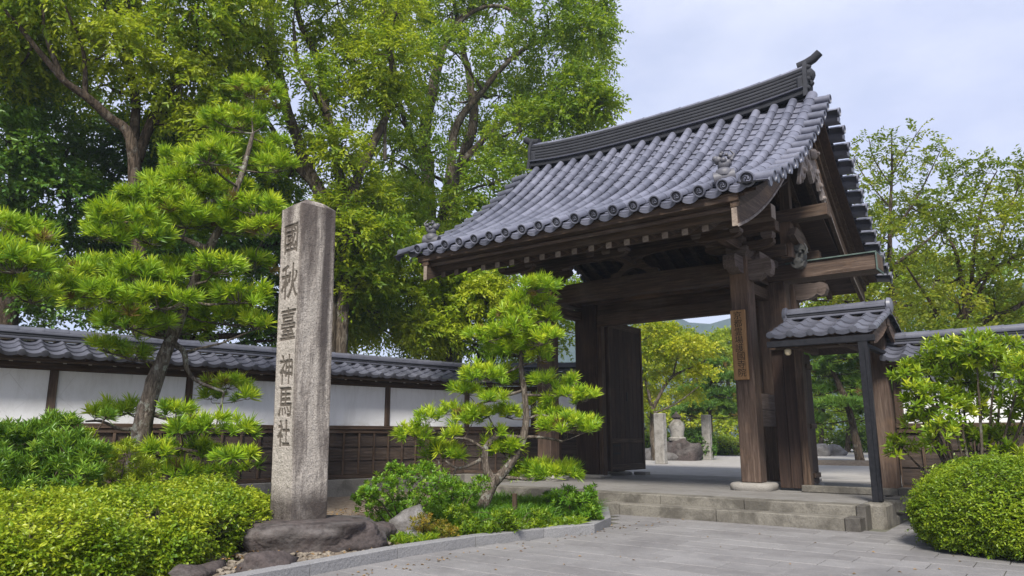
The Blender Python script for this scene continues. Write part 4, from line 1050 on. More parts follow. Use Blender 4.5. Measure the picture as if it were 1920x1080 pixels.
# black steel prop and rail under the eave
Sg('steel_rail', BLACK, -3.62, -2.12, 11.17, 11.25, 2.50, 2.59, c=.004); 
b = MB(); b.box(-2.335, -2.215, 11.16, 11.28, .30, 2.495, .004); b.box(-2.25, -2.205, 11.145, 11.155, .32, 2.4, .002); b.build('steel_prop', BLACK, sg)
Sg('steel_rail', BLACK, -2.31, -2.23, 11.29, 12.64, 2.42, 2.48, c=.003)
lampb = MB(); lampb.lathe([(.03, 0), (.05, .03), (.05, .08), (.02, .1)], 10, 'z', (-3.35, 11.3, 2.38)); lampb.build('bulb_holder', simple('cream_lamp', (.5, .42, .28), .5), sg, smooth=40)

# ------------------------------------------------------------------ inscribed stone monument on its boulder
mon = tag(empty('stone_monument', (-6.66, 4.93, .34), R(-6)), 'tall square granite pillar carved with a column of kanji, on a boulder', 'monument')
def monument():
    # front (-v) face carries carved characters; the +u face is rough and stained
    x1, y0 = -6.45, 4.72; wb, wt = .422, .435; z0, z1 = .30, 3.70
    chars = '國秋臺神馬社'
    NX, NZ = 84, 680
    mask = np.zeros((NZ + 1, NX + 1)); xs_ = np.linspace(0, 1, NX + 1); zs_ = np.linspace(z0, z1, NZ + 1)
    tops = [3.48, 3.03, 2.54, 2.03, 1.68, 1.34]; szs = [.36, .41, .38, .33, .34, .29]
    for ch, zt, sz in zip(chars, tops, szs):
        me_ = text_mesh(ch, sz); me_.calc_loop_triangles()
        co = np.array([v.co[:2] for v in me_.vertices]); tr = np.array([t.vertices[:] for t in me_.loop_triangles])
        cx = (co[:, 0].min() + co[:, 0].max()) / 2; co[:, 0] = (co[:, 0] - cx) * .82; co[:, 1] += zt - co[:, 1].max()
        for t in tr:
            a, b, c = co[t]; den = (b[1] - c[1]) * (a[0] - c[0]) + (c[0] - b[0]) * (a[1] - c[1])
            if abs(den) < 1e-12: continue
            j0, j1 = np.searchsorted(zs_, [min(a[1], b[1], c[1]) - .004, max(a[1], b[1], c[1]) + .004])
            for j in range(max(j0 - 1, 0), min(j1 + 1, NZ + 1)):
                X = (xs_ - .5) * wb * .97; Z = zs_[j]
                l1 = ((b[1] - c[1]) * (X - c[0]) + (c[0] - b[0]) * (Z - c[1])) / den; l2 = ((c[1] - a[1]) * (X - c[0]) + (a[0] - c[0]) * (Z - c[1])) / den
                e = -.02; mask[j][(l1 >= e) & (l2 >= e) & (1 - l1 - l2 >= e) & (np.abs(X - (a[0] + b[0] + c[0]) / 3) < .2)] = 1
    for _ in range(2):
        dl_ = mask.copy(); dl_[1:] = np.maximum(dl_[1:], mask[:-1]); dl_[:, 1:] = np.maximum(dl_[:, 1:], mask[:, :-1])
        if _ == 0: dl_[:, :-1] = np.maximum(dl_[:, :-1], mask[:, 1:])
        mask = dl_
    k = mask.copy(); k[1:-1, 1:-1] = (mask[1:-1, 1:-1] * 4 + mask[:-2, 1:-1] + mask[2:, 1:-1] + mask[1:-1, :-2] + mask[1:-1, 2:]) / 8
    V = []; F = []; A = []
    def face(fn, nx, nz, msk=None):
        base = len(V)
        for j in range(nz + 1):
            z = z0 + (z1 - z0) * j / nz; w_ = wb + (wt - wb) * (z - z0) / (z1 - z0)
            for i in range(nx + 1):
                t = i / nx; edge = .012 * max(0, 1 - min(t, 1 - t) * 22) ** 2
                cxo = .075 * (1 - (z - z0) / (z1 - z0)); p = fn(t, z, w_, 0); ns = .006 * mnoise.noise(Vector(p) * 9) + .004 * mnoise.noise(Vector(p) * 30)
                dpt = (msk[j, i] * .011 if msk is not None else 0) + edge + (ns if 0 < i < nx else 0)
                q_ = fn(t, z, w_, dpt if 0 < i < nx else .008); V.append((q_[0] + cxo * .795, q_[1] + cxo * .606, q_[2])); A.append(msk[j, i] if msk is not None else 0)
        for j in range(nz):
            for i in range(nx): a = base + j * (nx + 1) + i; F.append([a, a + 1, a + nx + 2, a + nx + 1])
    cx, cy = x1 - wb / 2, y0 + wb / 2
    face(lambda t, z, w_, d: (cx - w_ / 2 + t * w_, cy - w_ / 2 + d, z), NX, NZ, k)
    face(lambda t, z, w_, d: (cx + w_ / 2 - d, cy - w_ / 2 + t * w_, z), 30, 200)
    face(lambda t, z, w_, d: (cx + w_ / 2 - t * w_, cy + w_ / 2 - d, z), 6, 20)
    face(lambda t, z, w_, d: (cx - w_ / 2 + d, cy + w_ / 2 - t * w_, z), 6, 20)
    # low rounded cap
    m = 14; base = len(V)
    for j in range(m + 1):
        for i in range(m + 1):
            s, t = i / m * 2 - 1, j / m * 2 - 1; q = max(abs(s), abs(t)); h = .12 * (1 - q ** 1.6)
            V.append((cx + s * wt * .486, cy + t * wt * .486, z1 + h + .005 * mnoise.noise(Vector((s * 3, t * 3, 1))))); A.append(0)
    for j in range(m):
        for i in range(m): a = base + j * (m + 1) + i; F.append([a, a + 1, a + m + 2, a + m + 1])
    m_, nt, b, o = newmat('monument_granite'); v = objc(nt)
    f = noise_(nt, v, 62, 3, .8); k2 = noise_(nt, v, 26, 4, .75); st = noise_(nt, v, 2.0, 6, .7, .3, (3.4, 3.4, .38)); st2 = noise_(nt, v, 3, 5, .7, .5, (1, 1, .6))
    sep = N(nt, 'ShaderNodeSeparateXYZ'); nt.links.new(v, sep.inputs[0])
    hi = N(nt, 'ShaderNodeMapRange'); hi.inputs['From Min'].default_value = 2.5; hi.inputs['From Max'].default_value = 3.6; hi.inputs['To Min'].default_value = -.05; hi.inputs['To Max'].default_value = .17; nt.links.new(sep.outputs[2], hi.inputs[0])
    lo = N(nt, 'ShaderNodeMapRange'); lo.inputs['From Min'].default_value = .70; lo.inputs['From Max'].default_value = .50; lo.inputs['To Min'].default_value = 0; lo.inputs['To Max'].default_value = 1; nt.links.new(sep.outputs[2], lo.inputs[0])
    col = mixc(nt, k2, (.33, .295, .26), (.46, .42, .375)); col = mixc(nt, .8, col, ramp(nt, f, [(.34, .3), (.48, .95), (.66, 1.25)]), 'MULTIPLY')
    side = N(nt, 'ShaderNodeMapRange'); side.inputs['From Min'].default_value = -6.47; side.inputs['From Max'].default_value = -6.44; side.inputs['To Min'].default_value = .0; side.inputs['To Max'].default_value = .13; nt.links.new(sep.outputs[0], side.inputs[0])
    sfac = ramp(nt, math_(nt, 'ADD', math_(nt, 'ADD', st, hi.outputs[0]), side.outputs[0]), [(.56, 0.0), (.66, .55), (.78, .88)])
    col = mixc(nt, sfac, col, (.075, .06, .055)); 
    # one long run-off streak down the side face
    sy = N(nt, 'ShaderNodeMapRange'); yy = math_(nt, 'ABSOLUTE', math_(nt, 'SUBTRACT', math_(nt, 'ADD', sep.outputs[1], math_(nt, 'MULTIPLY', st2, .05)), 5.08)); sy.inputs['From Min'].default_value = .03; sy.inputs['From Max'].default_value = .065; sy.inputs['To Min'].default_value = .92; sy.inputs['To Max'].default_value = 0; nt.links.new(yy, sy.inputs[0])
    zz = N(nt, 'ShaderNodeMapRange'); zz.inputs['From Min'].default_value = .9; zz.inputs['From Max'].default_value = 2.2; nt.links.new(sep.outputs[2], zz.inputs[0])
    col = mixc(nt, math_(nt, 'MULTIPLY', math_(nt, 'MULTIPLY', sy.outputs[0], zz.outputs[0]), math_(nt, 'GREATER_THAN', sep.outputs[0], -6.48)), col, (.06, .05, .048))
    col = mixc(nt, math_(nt, 'MULTIPLY', lo.outputs[0], ramp(nt, st2, [(.3, .5), (.6, 1.0)])), col, (.07, .058, .052))
    at = N(nt, 'ShaderNodeAttribute', attribute_name='groove'); col = mixc(nt, math_(nt, 'MULTIPLY', at.outputs['Fac'], .9), col, (.085, .07, .055))
    nt.links.new(col, b.inputs['Base Color']); b.inputs['Roughness'].default_value = .92; b.inputs['Specular IOR Level'].default_value = .2
    bump(nt, b, math_(nt, 'ADD', f, k2), .8, .02)
    me_ = mesh('pillar', V, F, m_, smooth=True); at_ = me_.attributes.new('groove', 'FLOAT', 'POINT'); at_.data.foreach_set('value', np.array(A, dtype=np.float32))
    link('pillar', me_, mon)
monument()
r_ = rock('boulder_base', (-6.45, 5.03, .14), (.72, .52, .27), DROCK, 3, 4, .28, flat=.72, rz=R(47), sq=.7)
tag(r_, 'broad dark brown boulder carrying the inscribed stone pillar', 'boulder')

# ------------------------------------------------------------------ big trees behind the walls
def S_(x, y, d): return survey(x, y, d)
def foot(x, d, z=0.05):
    p = survey(x, 815, d); p.z = z; return p
def limb(pts, d, r0, r1, foot_x=None, dd=0.0):
    """limb from photo outline points at distance d (+dd along it); tapering"""
    P = []
    if foot_x is not None: P.append(foot(foot_x, d))
    n = len(pts)
    for i, (x, y) in enumerate(pts): P.append(survey(x, y, d + dd * i / max(n - 1, 1)))
    m = len(P); return [(p, r0 + (r1 - r0) * (i / (m - 1)) ** .8) for i, p in enumerate(P)]
def blobs(rng, pts, d, rpx, jd=1.5, flat=.85, w=1.0, ts=0.0, jitter=10):
    flat *= .84
    out = []
    for q in pts:
        x, y = q[0], q[1]; r = (q[2] if len(q) > 2 else rpx) / 1366 * d; dj = d + rng.uniform(-jd, jd)
        out.append((survey(x + rng.uniform(-jitter, jitter), y + rng.uniform(-jitter, jitter), dj), (r, r, r * flat), (q[3] if len(q) > 3 else 1.0) * w, ts + rng.uniform(-.2, .2)))
    return out
G_T = 'tall trees behind the plaster wall'
r1 = random.Random(11)
d = 21.5
make_tree('broadleaf_tree', 'tallest multi-stemmed broadleaf tree rising directly behind the left end of the gate roof', 'tree', foot(845, d),
    [limb([(818, 560), (802, 430), (800, 330), (798, 240), (815, 150), (840, 70), (890, 0), (920, -90)], d, .34, .07, 835),
     limb([(852, 540), (850, 410), (868, 300), (888, 225), (880, 150), (862, 60), (840, -60)], d + .6, .32, .06, 850),
     limb([(838, 540), (830, 420), (846, 320), (858, 235), (905, 170), (960, 110), (1030, 60)], d - .4, .26, .05, 842),
     limb([(835, 75), (880, 25), (940, 12), (1010, 52), (1070, 60)], d - .5, .09, .03), limb([(800, 330), (770, 260), (745, 170), (735, 60)], d, .12, .04),
     limb([(868, 300), (930, 240), (1000, 190), (1080, 150)], d, .12, .04)],
    blobs(r1, [(760, 40), (845, 30), (930, 30), (1015, 20), (1085, 40), (775, 120), (860, 110, 55, .7), (950, 110), (1035, 105), (1100, 110, 42), (750, 205), (845, 190, 50, .6), (930, 190), (1010, 180), (1085, 165, 42), (740, 290), (800, 300, 45, .6), (900, 275), (970, 255), (1040, 235, 45), (745, 370, 50), (830, 385, 40, .6), (915, 350), (960, 320), (890, 425, 45), (870, -50), (960, -60), (1060, -60), (780, -60), (1110, -10, 40), (1112, 205, 28), (1085, 215, 26), (1105, 70, 40), (1000, 215, 40)], d, 56, 2.2, .9),
    LF['broad'], BARK, 21, 105, 10, .5, .15, .05, .35, .2, G_T, .52, sub=6)
d = 16.5
make_tree('broadleaf_tree', 'grey-barked tree with three forking limbs behind the top of the stone pillar', 'tree', foot(620, d),
    [limb([(612, 500), (610, 400), (592, 350), (560, 270), (535, 190), (515, 100), (500, 0), (495, -90)], d, .23, .06, 618),
     limb([(634, 480), (640, 390), (632, 300), (612, 210), (598, 120), (560, 30), (550, -70)], d + .4, .2, .05, 625),
     limb([(650, 480), (660, 370), (690, 290), (722, 220), (738, 140), (722, 50), (705, -60)], d, .17, .05, 630),
     limb([(592, 350), (540, 290), (508, 235), (480, 200)], d, .1, .03), limb([(722, 220), (722, 300)][::-1], d, .05, .03), limb([(612, 210), (560, 120), (550, 40)], d, .1, .03)],
    blobs(r1, [(480, 30), (560, 10), (640, 10), (705, 40), (500, 105, 45, .7), (610, 90, 45), (665, 120, 50), (735, 100), (640, 180, 45), (700, 165, 42), (745, 190, 40, .6), (575, 235, 28, .5), (640, 270, 40, .7), (670, 330, 32, .7), (600, 300, 32, .6), (580, 150, 35, .6), (700, 380, 40), (640, 400, 35, .7), (560, -60), (660, -60), (745, 20, 45), (545, 330, 28, .5), (655, 430, 38, .9), (648, 485, 36, .9), (685, 530, 38, .9), (645, 560, 36, .9), (700, 595, 34, .8), (640, 610, 34, .8), (725, 455, 34, .7)], d, 55, 1.2, .9, .9, .06),
    LF['broad'], BARK, 22, 85, 10, .42, .135, .042, .42, .2, G_T, .58)
d = 15.5
make_tree('broadleaf_tree', 'spreading light green tree whose bare arching limb reaches to the upper left corner', 'tree', foot(262, d),
    [limb([(262, 560), (256, 420), (252, 300), (254, 200), (240, 90), (235, -40)], d, .16, .06, 262),
     limb([(256, 420), (245, 262), (205, 218), (160, 180), (120, 150), (80, 105), (45, 60), (10, 20)], d - .8, .12, .03), limb([(120, 150), (95, 95), (82, 40), (85, -30)], d - .8, .06, .02),
     limb([(252, 300), (300, 200), (350, 110), (420, 40)], d, .12, .04), limb([(160, 180), (155, 90), (120, 10)], d - .8, .05, .02)],
    blobs(r1, [(10, 10), (90, 0), (180, 10), (270, 0), (360, 10), (440, 20), (40, 90), (130, 70, 50, .7), (215, 85, 50, .8), (300, 80), (385, 85), (455, 100), (330, 150), (405, 160), (30, 150, 45), (300, 215, 45, .7), (120, 125, 35, .5), (420, 215, 42, .8), (-20, 60), (200, -60), (330, -60), (60, -60), (440, -60), (380, 235, 40, .7), (480, 170, 38, .7), (200, 150, 38, .5)], d, 58, 1.2, .9, 1.0, .12),
    LF['broad'], DBARK, 23, 95, 11, .42, .13, .042, .5, .2, G_T, .62)
d = 17.5
make_tree('evergreen_tree', 'dark evergreen tree at the far left edge above the wall coping', 'tree', foot(15, d),
    [limb([(14, 560), (18, 420), (30, 320), (40, 220), (60, 120)], d, .24, .08, 14), limb([(18, 420), (80, 350), (130, 280)], d, .1, .04), limb([(20, 400), (-20, 300)], d, .1, .04), limb([(16, 480), (90, 440), (150, 410)], d, .08, .03)],
    blobs(r1, [(-10, 190), (55, 180), (120, 200, 45, .8), (15, 260), (85, 270), (140, 300, 42), (-20, 330), (60, 350, 50, .6), (120, 370, 45), (165, 380, 35, .7), (10, 430, 45, .8), (90, 450, 50, .8), (140, 480, 45, .8), (20, 510), (100, 540), (170, 560, 45), (30, 590), (-40, 120), (40, 120, 45)], d, 54, 1.5, .9),
    LF['dark'], DBARK, 24, 85, 11, .42, .12, .05, .3, .2, G_T, .85)
d = 18.5
make_tree('evergreen_tree', 'dense blackish green evergreen tree between the arching limb and the tall pine', 'tree', foot(300, d),
    [limb([(300, 560), (290, 430), (300, 320), (330, 230)], d, .2, .08, 300), limb([(290, 430), (230, 360), (190, 300)], d, .09, .03)],
    blobs(r1, [(200, 260, 42, .7), (265, 290), (330, 270), (390, 250), (440, 260), (250, 350), (320, 350), (390, 330), (450, 330), (500, 300), (210, 420, 48, .9), (280, 420), (360, 420), (440, 420), (210, 490, 40, .8), (260, 500), (340, 500), (430, 500), (500, 420), (520, 500), (540, 380, 40, .8), (230, 570), (310, 580), (400, 580), (480, 580), (560, 560), (570, 450, 45, .8), (590, 620), (530, 640)], d, 54, 1.5, .9, 1.0),
    LF['dark'], DBARK, 25, 100, 11, .45, .13, .055, .3, .2, G_T, .7)
d = 18.8
make_tree('drooping_tree', 'bright green tree with drooping narrow leaves between the pillar and the gate eave', 'tree', foot(835, d),
    [limb([(840, 700), (850, 610), (895, 580), (935, 545), (965, 525)], d, .12, .05, 830), limb([(850, 640), (780, 560), (700, 500), (650, 440)], d, .1, .03), limb([(850, 610), (820, 520), (780, 440)], d, .08, .03), limb([(810, 650), (760, 640), (690, 600)], d, .05, .02)],
    blobs(r1, [(665, 440, 42), (725, 425, 42), (650, 500), (710, 490), (775, 480), (830, 505, 42), (650, 560), (705, 560), (765, 560), (820, 580), (665, 612, 36), (720, 612, 36), (780, 615, 36), (835, 618, 34), (870, 530, 38), (900, 545, 36, .7), (640, 405, 36, .7), (780, 425, 34, .7), (620, 470, 36), (625, 610, 36), (760, 380, 30, .5), (700, 380, 30, .5)], d, 46, 1.0, .8, 1.0, .0),
    LF['bright'], BARK, 26, 115, 12, .38, .15, .042, .5, .1, G_T, .78)
d = 20
make_tree('evergreen_tree', 'shaded dark tree filling the gap under the left roof corner behind the wall', 'tree', foot(930, d),
    [limb([(920, 640), (925, 560), (940, 480)], d, .15, .06, 925)],
    blobs(r1, [(870, 590), (930, 600), (990, 590), (880, 655, 36), (950, 660, 36), (1010, 650, 40), (920, 540), (980, 520), (800, 655, 30), (860, 480, 40, .6), (1050, 620), (1060, 560, 40)], d, 52, 1.2, .9),
    LF['broad'], DBARK, 27, 80, 11, .42, .12, .045, .35, .2, G_T, .5)
# right side, over the side gate and wall
G_C = 'trees beyond the right-hand wall'
d = 20
make_tree('cherry_tree', 'thin-leaved cherry tree with tall bare upright shoots beside the gate gable', 'tree', foot(1680, d, .27),
    [limb([(1680, 640), (1672, 540), (1668, 440), (1672, 340), (1672, 250)], d, .13, .012, 1685), limb([(1672, 540), (1630, 470), (1600, 410)], d, .05, .015), limb([(1672, 350), (1640, 300), (1628, 255)], d, .025, .008),
     limb([(1672, 330), (1700, 280), (1730, 235)], d, .02, .006), limb([(1670, 440), (1720, 370), (1762, 285)], d, .04, .01), limb([(1672, 500), (1740, 450), (1790, 400)], d, .05, .015), limb([(1670, 390), (1620, 330), (1600, 290)], d, .02, .008)],
    blobs(r1, [(1610, 430), (1655, 440), (1710, 430), (1620, 500), (1680, 510), (1740, 500), (1590, 560), (1650, 570), (1710, 580), (1600, 620), (1660, 400, 32, .8), (1700, 380, 30, .6), (1740, 400, 30, .5), (1640, 610), (1560, 590), (1580, 500, 35), (1530, 570, 35), (1625, 370, 26, .5)], d, 42, 1.5, .9, .5) +
    blobs(r1, [(1672, 265, 12, .12), (1675, 300, 16, .14), (1635, 270, 14, .14), (1645, 305, 16, .14), (1720, 250, 12, .10), (1700, 285, 14, .12), (1750, 290, 16, .16), (1735, 320, 18, .16), (1605, 295, 14, .12), (1620, 330, 18, .2), (1690, 340, 22, .25), (1760, 275, 10, .1)], d, 20, .1, 1.1, .6, -.05, 3),
    LF['cherry'], DBARK, 31, 80, 9, .34, .12, .042, .35, .3, G_C, .5, sub=4, inner=.2)
d = 17
make_tree('cherry_tree', 'wide cherry tree with dark forking branches above the wall coping on the right', 'tree', foot(1800, d, .27),
    [limb([(1795, 640), (1812, 580), (1822, 540), (1870, 500), (1930, 470)], d, .10, .04, 1785), limb([(1812, 580), (1800, 500), (1780, 450), (1740, 400)], d, .06, .02), limb([(1800, 620), (1850, 520), (1880, 430), (1910, 350)], d, .05, .012),
     limb([(1822, 540), (1830, 440), (1850, 360), (1870, 320)], d, .04, .01), limb([(1785, 640), (1740, 560), (1700, 500)], d, .05, .015), limb([(1795, 640), (1850, 600), (1900, 580), (1960, 540)], d, .08, .03)],
    blobs(r1, [(1770, 440), (1825, 440), (1880, 430), (1935, 420), (1780, 380, 36, .6), (1840, 370, 36, .6), (1900, 370, 38, .7), (1770, 520), (1830, 510, 40, .7), (1895, 500), (1740, 590), (1800, 570, 40, .6), (1860, 570), (1920, 570), (1760, 640, 40), (1900, 630), (1840, 640), (1960, 480)], d, 42, 1.3, .9, .48) +
    blobs(r1, [(1830, 315, 18, .16), (1800, 330, 18, .2), (1855, 325, 18, .2), (1775, 350, 20, .22), (1905, 315, 20, .25), (1930, 330, 22, .3), (1845, 300, 10, .08)], d, 20, .2, 1.0, .6, -.1, 3),
    LF['cherry'], DBARK, 32, 75, 9, .32, .11, .036, .35, .3, G_C, .48, sub=4, inner=.2)
d = 32
make_tree('broadleaf_tree', 'far yellow-green tree mass behind the cherry trees', 'tree', foot(1750, d, .27), [limb([(1740, 700), (1745, 600), (1760, 500)], d, .25, .08, 1740)],
    blobs(r1, [(1580, 560), (1640, 540), (1700, 530), (1760, 530), (1820, 530), (1880, 540), (1940, 540), (1590, 630), (1660, 620), (1730, 620), (1800, 620), (1870, 620), (1930, 620), (1540, 620)], d, 46, 3, .9),
    LF['broad'], DBARK, 33, 60, 9, .7, .2, .08, .3, .2, G_C, .4, sub=3)

# ------------------------------------------------------------------ garden seen through the gateway
G_G = 'garden trees seen through the gateway'
d = 28
make_tree('maple_tree', 'light green maple with a forked grey trunk behind the inscribed garden posts', 'tree', foot(1226, d, .27),
    [limb([(1226, 840), (1224, 775), (1222, 762)], d, .13, .11, 1228), limb([(1223, 765), (1212, 720), (1200, 680), (1198, 640)], d, .07, .03), limb([(1224, 768), (1240, 735), (1262, 705), (1300, 688), (1325, 675)], d, .08, .025), limb([(1262, 705), (1275, 650)], d, .04, .02), limb([(1226, 775), (1270, 755), (1310, 725)], d - .5, .04, .015)],
    blobs(r1, [(1225, 625), (1262, 625), (1295, 640), (1320, 655), (1205, 660), (1240, 665), (1280, 672), (1210, 710, 24, .7), (1255, 700, 20, .6), (1320, 700, 22), (1210, 750, 20, .6), (1290, 745, 18, .5), (1190, 610), (1200, 780, 20, .5)], d, 27, 1.0, .6, 1.0), LF['maple'], BARK, 41, 60, 8, .3, .1, .07, .25, .3, G_G, .68, sub=4)
d = 46
make_tree('broadleaf_tree', 'yellow-green trees crowding the far side of the garden court', 'tree', foot(1300, d, .27), [limb([(1300, 800), (1302, 700), (1310, 640)], d, .2, .06, 1300), limb([(1360, 800), (1365, 700), (1350, 650)], d, .2, .06, 1360)],
    blobs(r1, [(1200, 640), (1240, 635, 22), (1285, 645, 20), (1325, 655, 22), (1360, 650, 20), (1390, 655, 22), (1205, 700), (1250, 690), (1300, 700), (1345, 680), (1385, 700), (1220, 760), (1270, 750), (1320, 750), (1370, 750), (1340, 790), (1290, 790), (1385, 790, 20), (1200, 800, 24), (1240, 800, 24)], d, 28, 4, .8), LF['maple'], DBARK, 42, 80, 8, .7, .22, .1, .3, .2, G_G, .58, sub=3)
def cloud_pine(label, x, d, trunk, pads, seed, leaf='needled', group=None, r0=.1):
    rg = random.Random(seed)
    P = [(survey(px, py, d + rg.uniform(-.5, .5)), (rp / 1366 * d, rp / 1366 * d * .8, hp / 1366 * d)) for px, py, rp, hp in pads]
    return make_pine('garden_pine', label, foot(x, d, .27), [limb(trunk, d, r0, r0 * .4, x)], P, LF[leaf], DBARK, seed, dens=60, needles=34, ln=.22, wd=.026, group=group)
cloud_pine('layered garden pine with flat dark cushions near the far post', 1332, 33, [(1333, 800), (1330, 740), (1336, 700), (1328, 680)], [(1330, 685, 34, 8), (1305, 695, 22, 7), (1350, 712, 32, 9), (1312, 735, 38, 9), (1355, 742, 36, 9), (1330, 765, 50, 10), (1290, 775, 30, 10), (1375, 775, 30, 10)], 51, group=G_G)
cloud_pine('leaning garden pine framed by the small side doorway', 1612, 28, [(1608, 845), (1600, 800), (1586, 750), (1568, 710), (1555, 680), (1540, 640)], [(1540, 672, 36, 12), (1585, 668, 36, 12), (1620, 690, 30, 12), (1545, 700, 32, 12), (1600, 722, 34, 12), (1640, 740, 26, 12), (1535, 735, 30, 12), (1575, 765, 44, 12), (1630, 775, 30, 10), (1530, 790, 24, 10), (1560, 640, 40, 12), (1610, 640, 40, 12)], 52, group=G_G, r0=.16)
d = 44
make_tree('broadleaf_tree', 'dim green thicket behind the leaning pine in the side doorway', 'tree', foot(1580, d, .27), [limb([(1540, 830), (1545, 700)], d, .2, .08, 1540), limb([(1590, 830), (1600, 700)], d, .2, .08, 1590)],
    blobs(r1, [(1520, 670), (1560, 660), (1600, 665), (1640, 670), (1520, 720), (1565, 720), (1610, 725), (1650, 730), (1530, 780), (1575, 790, 26, .7), (1620, 785), (1500, 790), (1550, 830, 22, .7), (1600, 825, 22), (1640, 820, 22)], d, 30, 3, .8), LF['broad'], DBARK, 43, 75, 8, .7, .2, .09, .3, .2, G_G, .45, sub=3)
def stele(label, x0, x1, y, h, dep, m):
    o = B('inscribed_post', m, None, x0, x1, y, y + dep, .25, .27 + h, .03)
    o.location = ((x0 + x1) / 2, y, .25)
    for v in o.data.vertices: v.co -= Vector(((x0 + x1) / 2, y, .25))
    return tag(o, label, 'stone post')
STM = stone('pale_post_stone', (0.288, 0.272, 0.248), (0.360, 0.344, 0.320), .4, (0.112, 0.100, 0.088), 40)
stele('square pale stone post with a dark moss streak just inside the gate', -11.02, -10.68, 22.1, 1.62, .28, STM)
stele('slimmer pale stone post standing farther back beside the bright path', -11.42, -11.1, 26.9, 1.68, .26, STM)
r_ = tag(rock('garden_boulder', (-11.75, 25.9, .5), (.75, .5, .52), DROCK, 7, 3, .3, sq=.6), 'squat squared dark boulder carrying the small stone figure', 'boulder')
r_ = tag(rock('garden_boulder', (-12.6, 25.6, .4), (.7, .5, .36), GROCK, 8, 3, .4), 'low grey boulder beside the maple trunk', 'boulder')
ln = tag(empty('stone_figure', (-11.95, 25.9, .95)), 'weathered pale stone garden ornament with a dark rounded cap on the boulder', 'stone ornament')
b = MB(); b.lathe([(.32, .98), (.33, 1.08), (.24, 1.12), (.26, 1.3), (.3, 1.45), (.27, 1.6), (.16, 1.72), (.12, 1.78)], 12, 'z', (-11.95, 25.9, 0)); b.build('body', STM, ln, smooth=40)
b = MB(); b.lathe([(.12, 1.785), (.2, 1.83), (.17, 1.9), (.07, 1.97), (.03, 2.05)], 10, 'z', (-11.95, 25.9, 0)); b.build('cap', DROCK, ln, smooth=40)

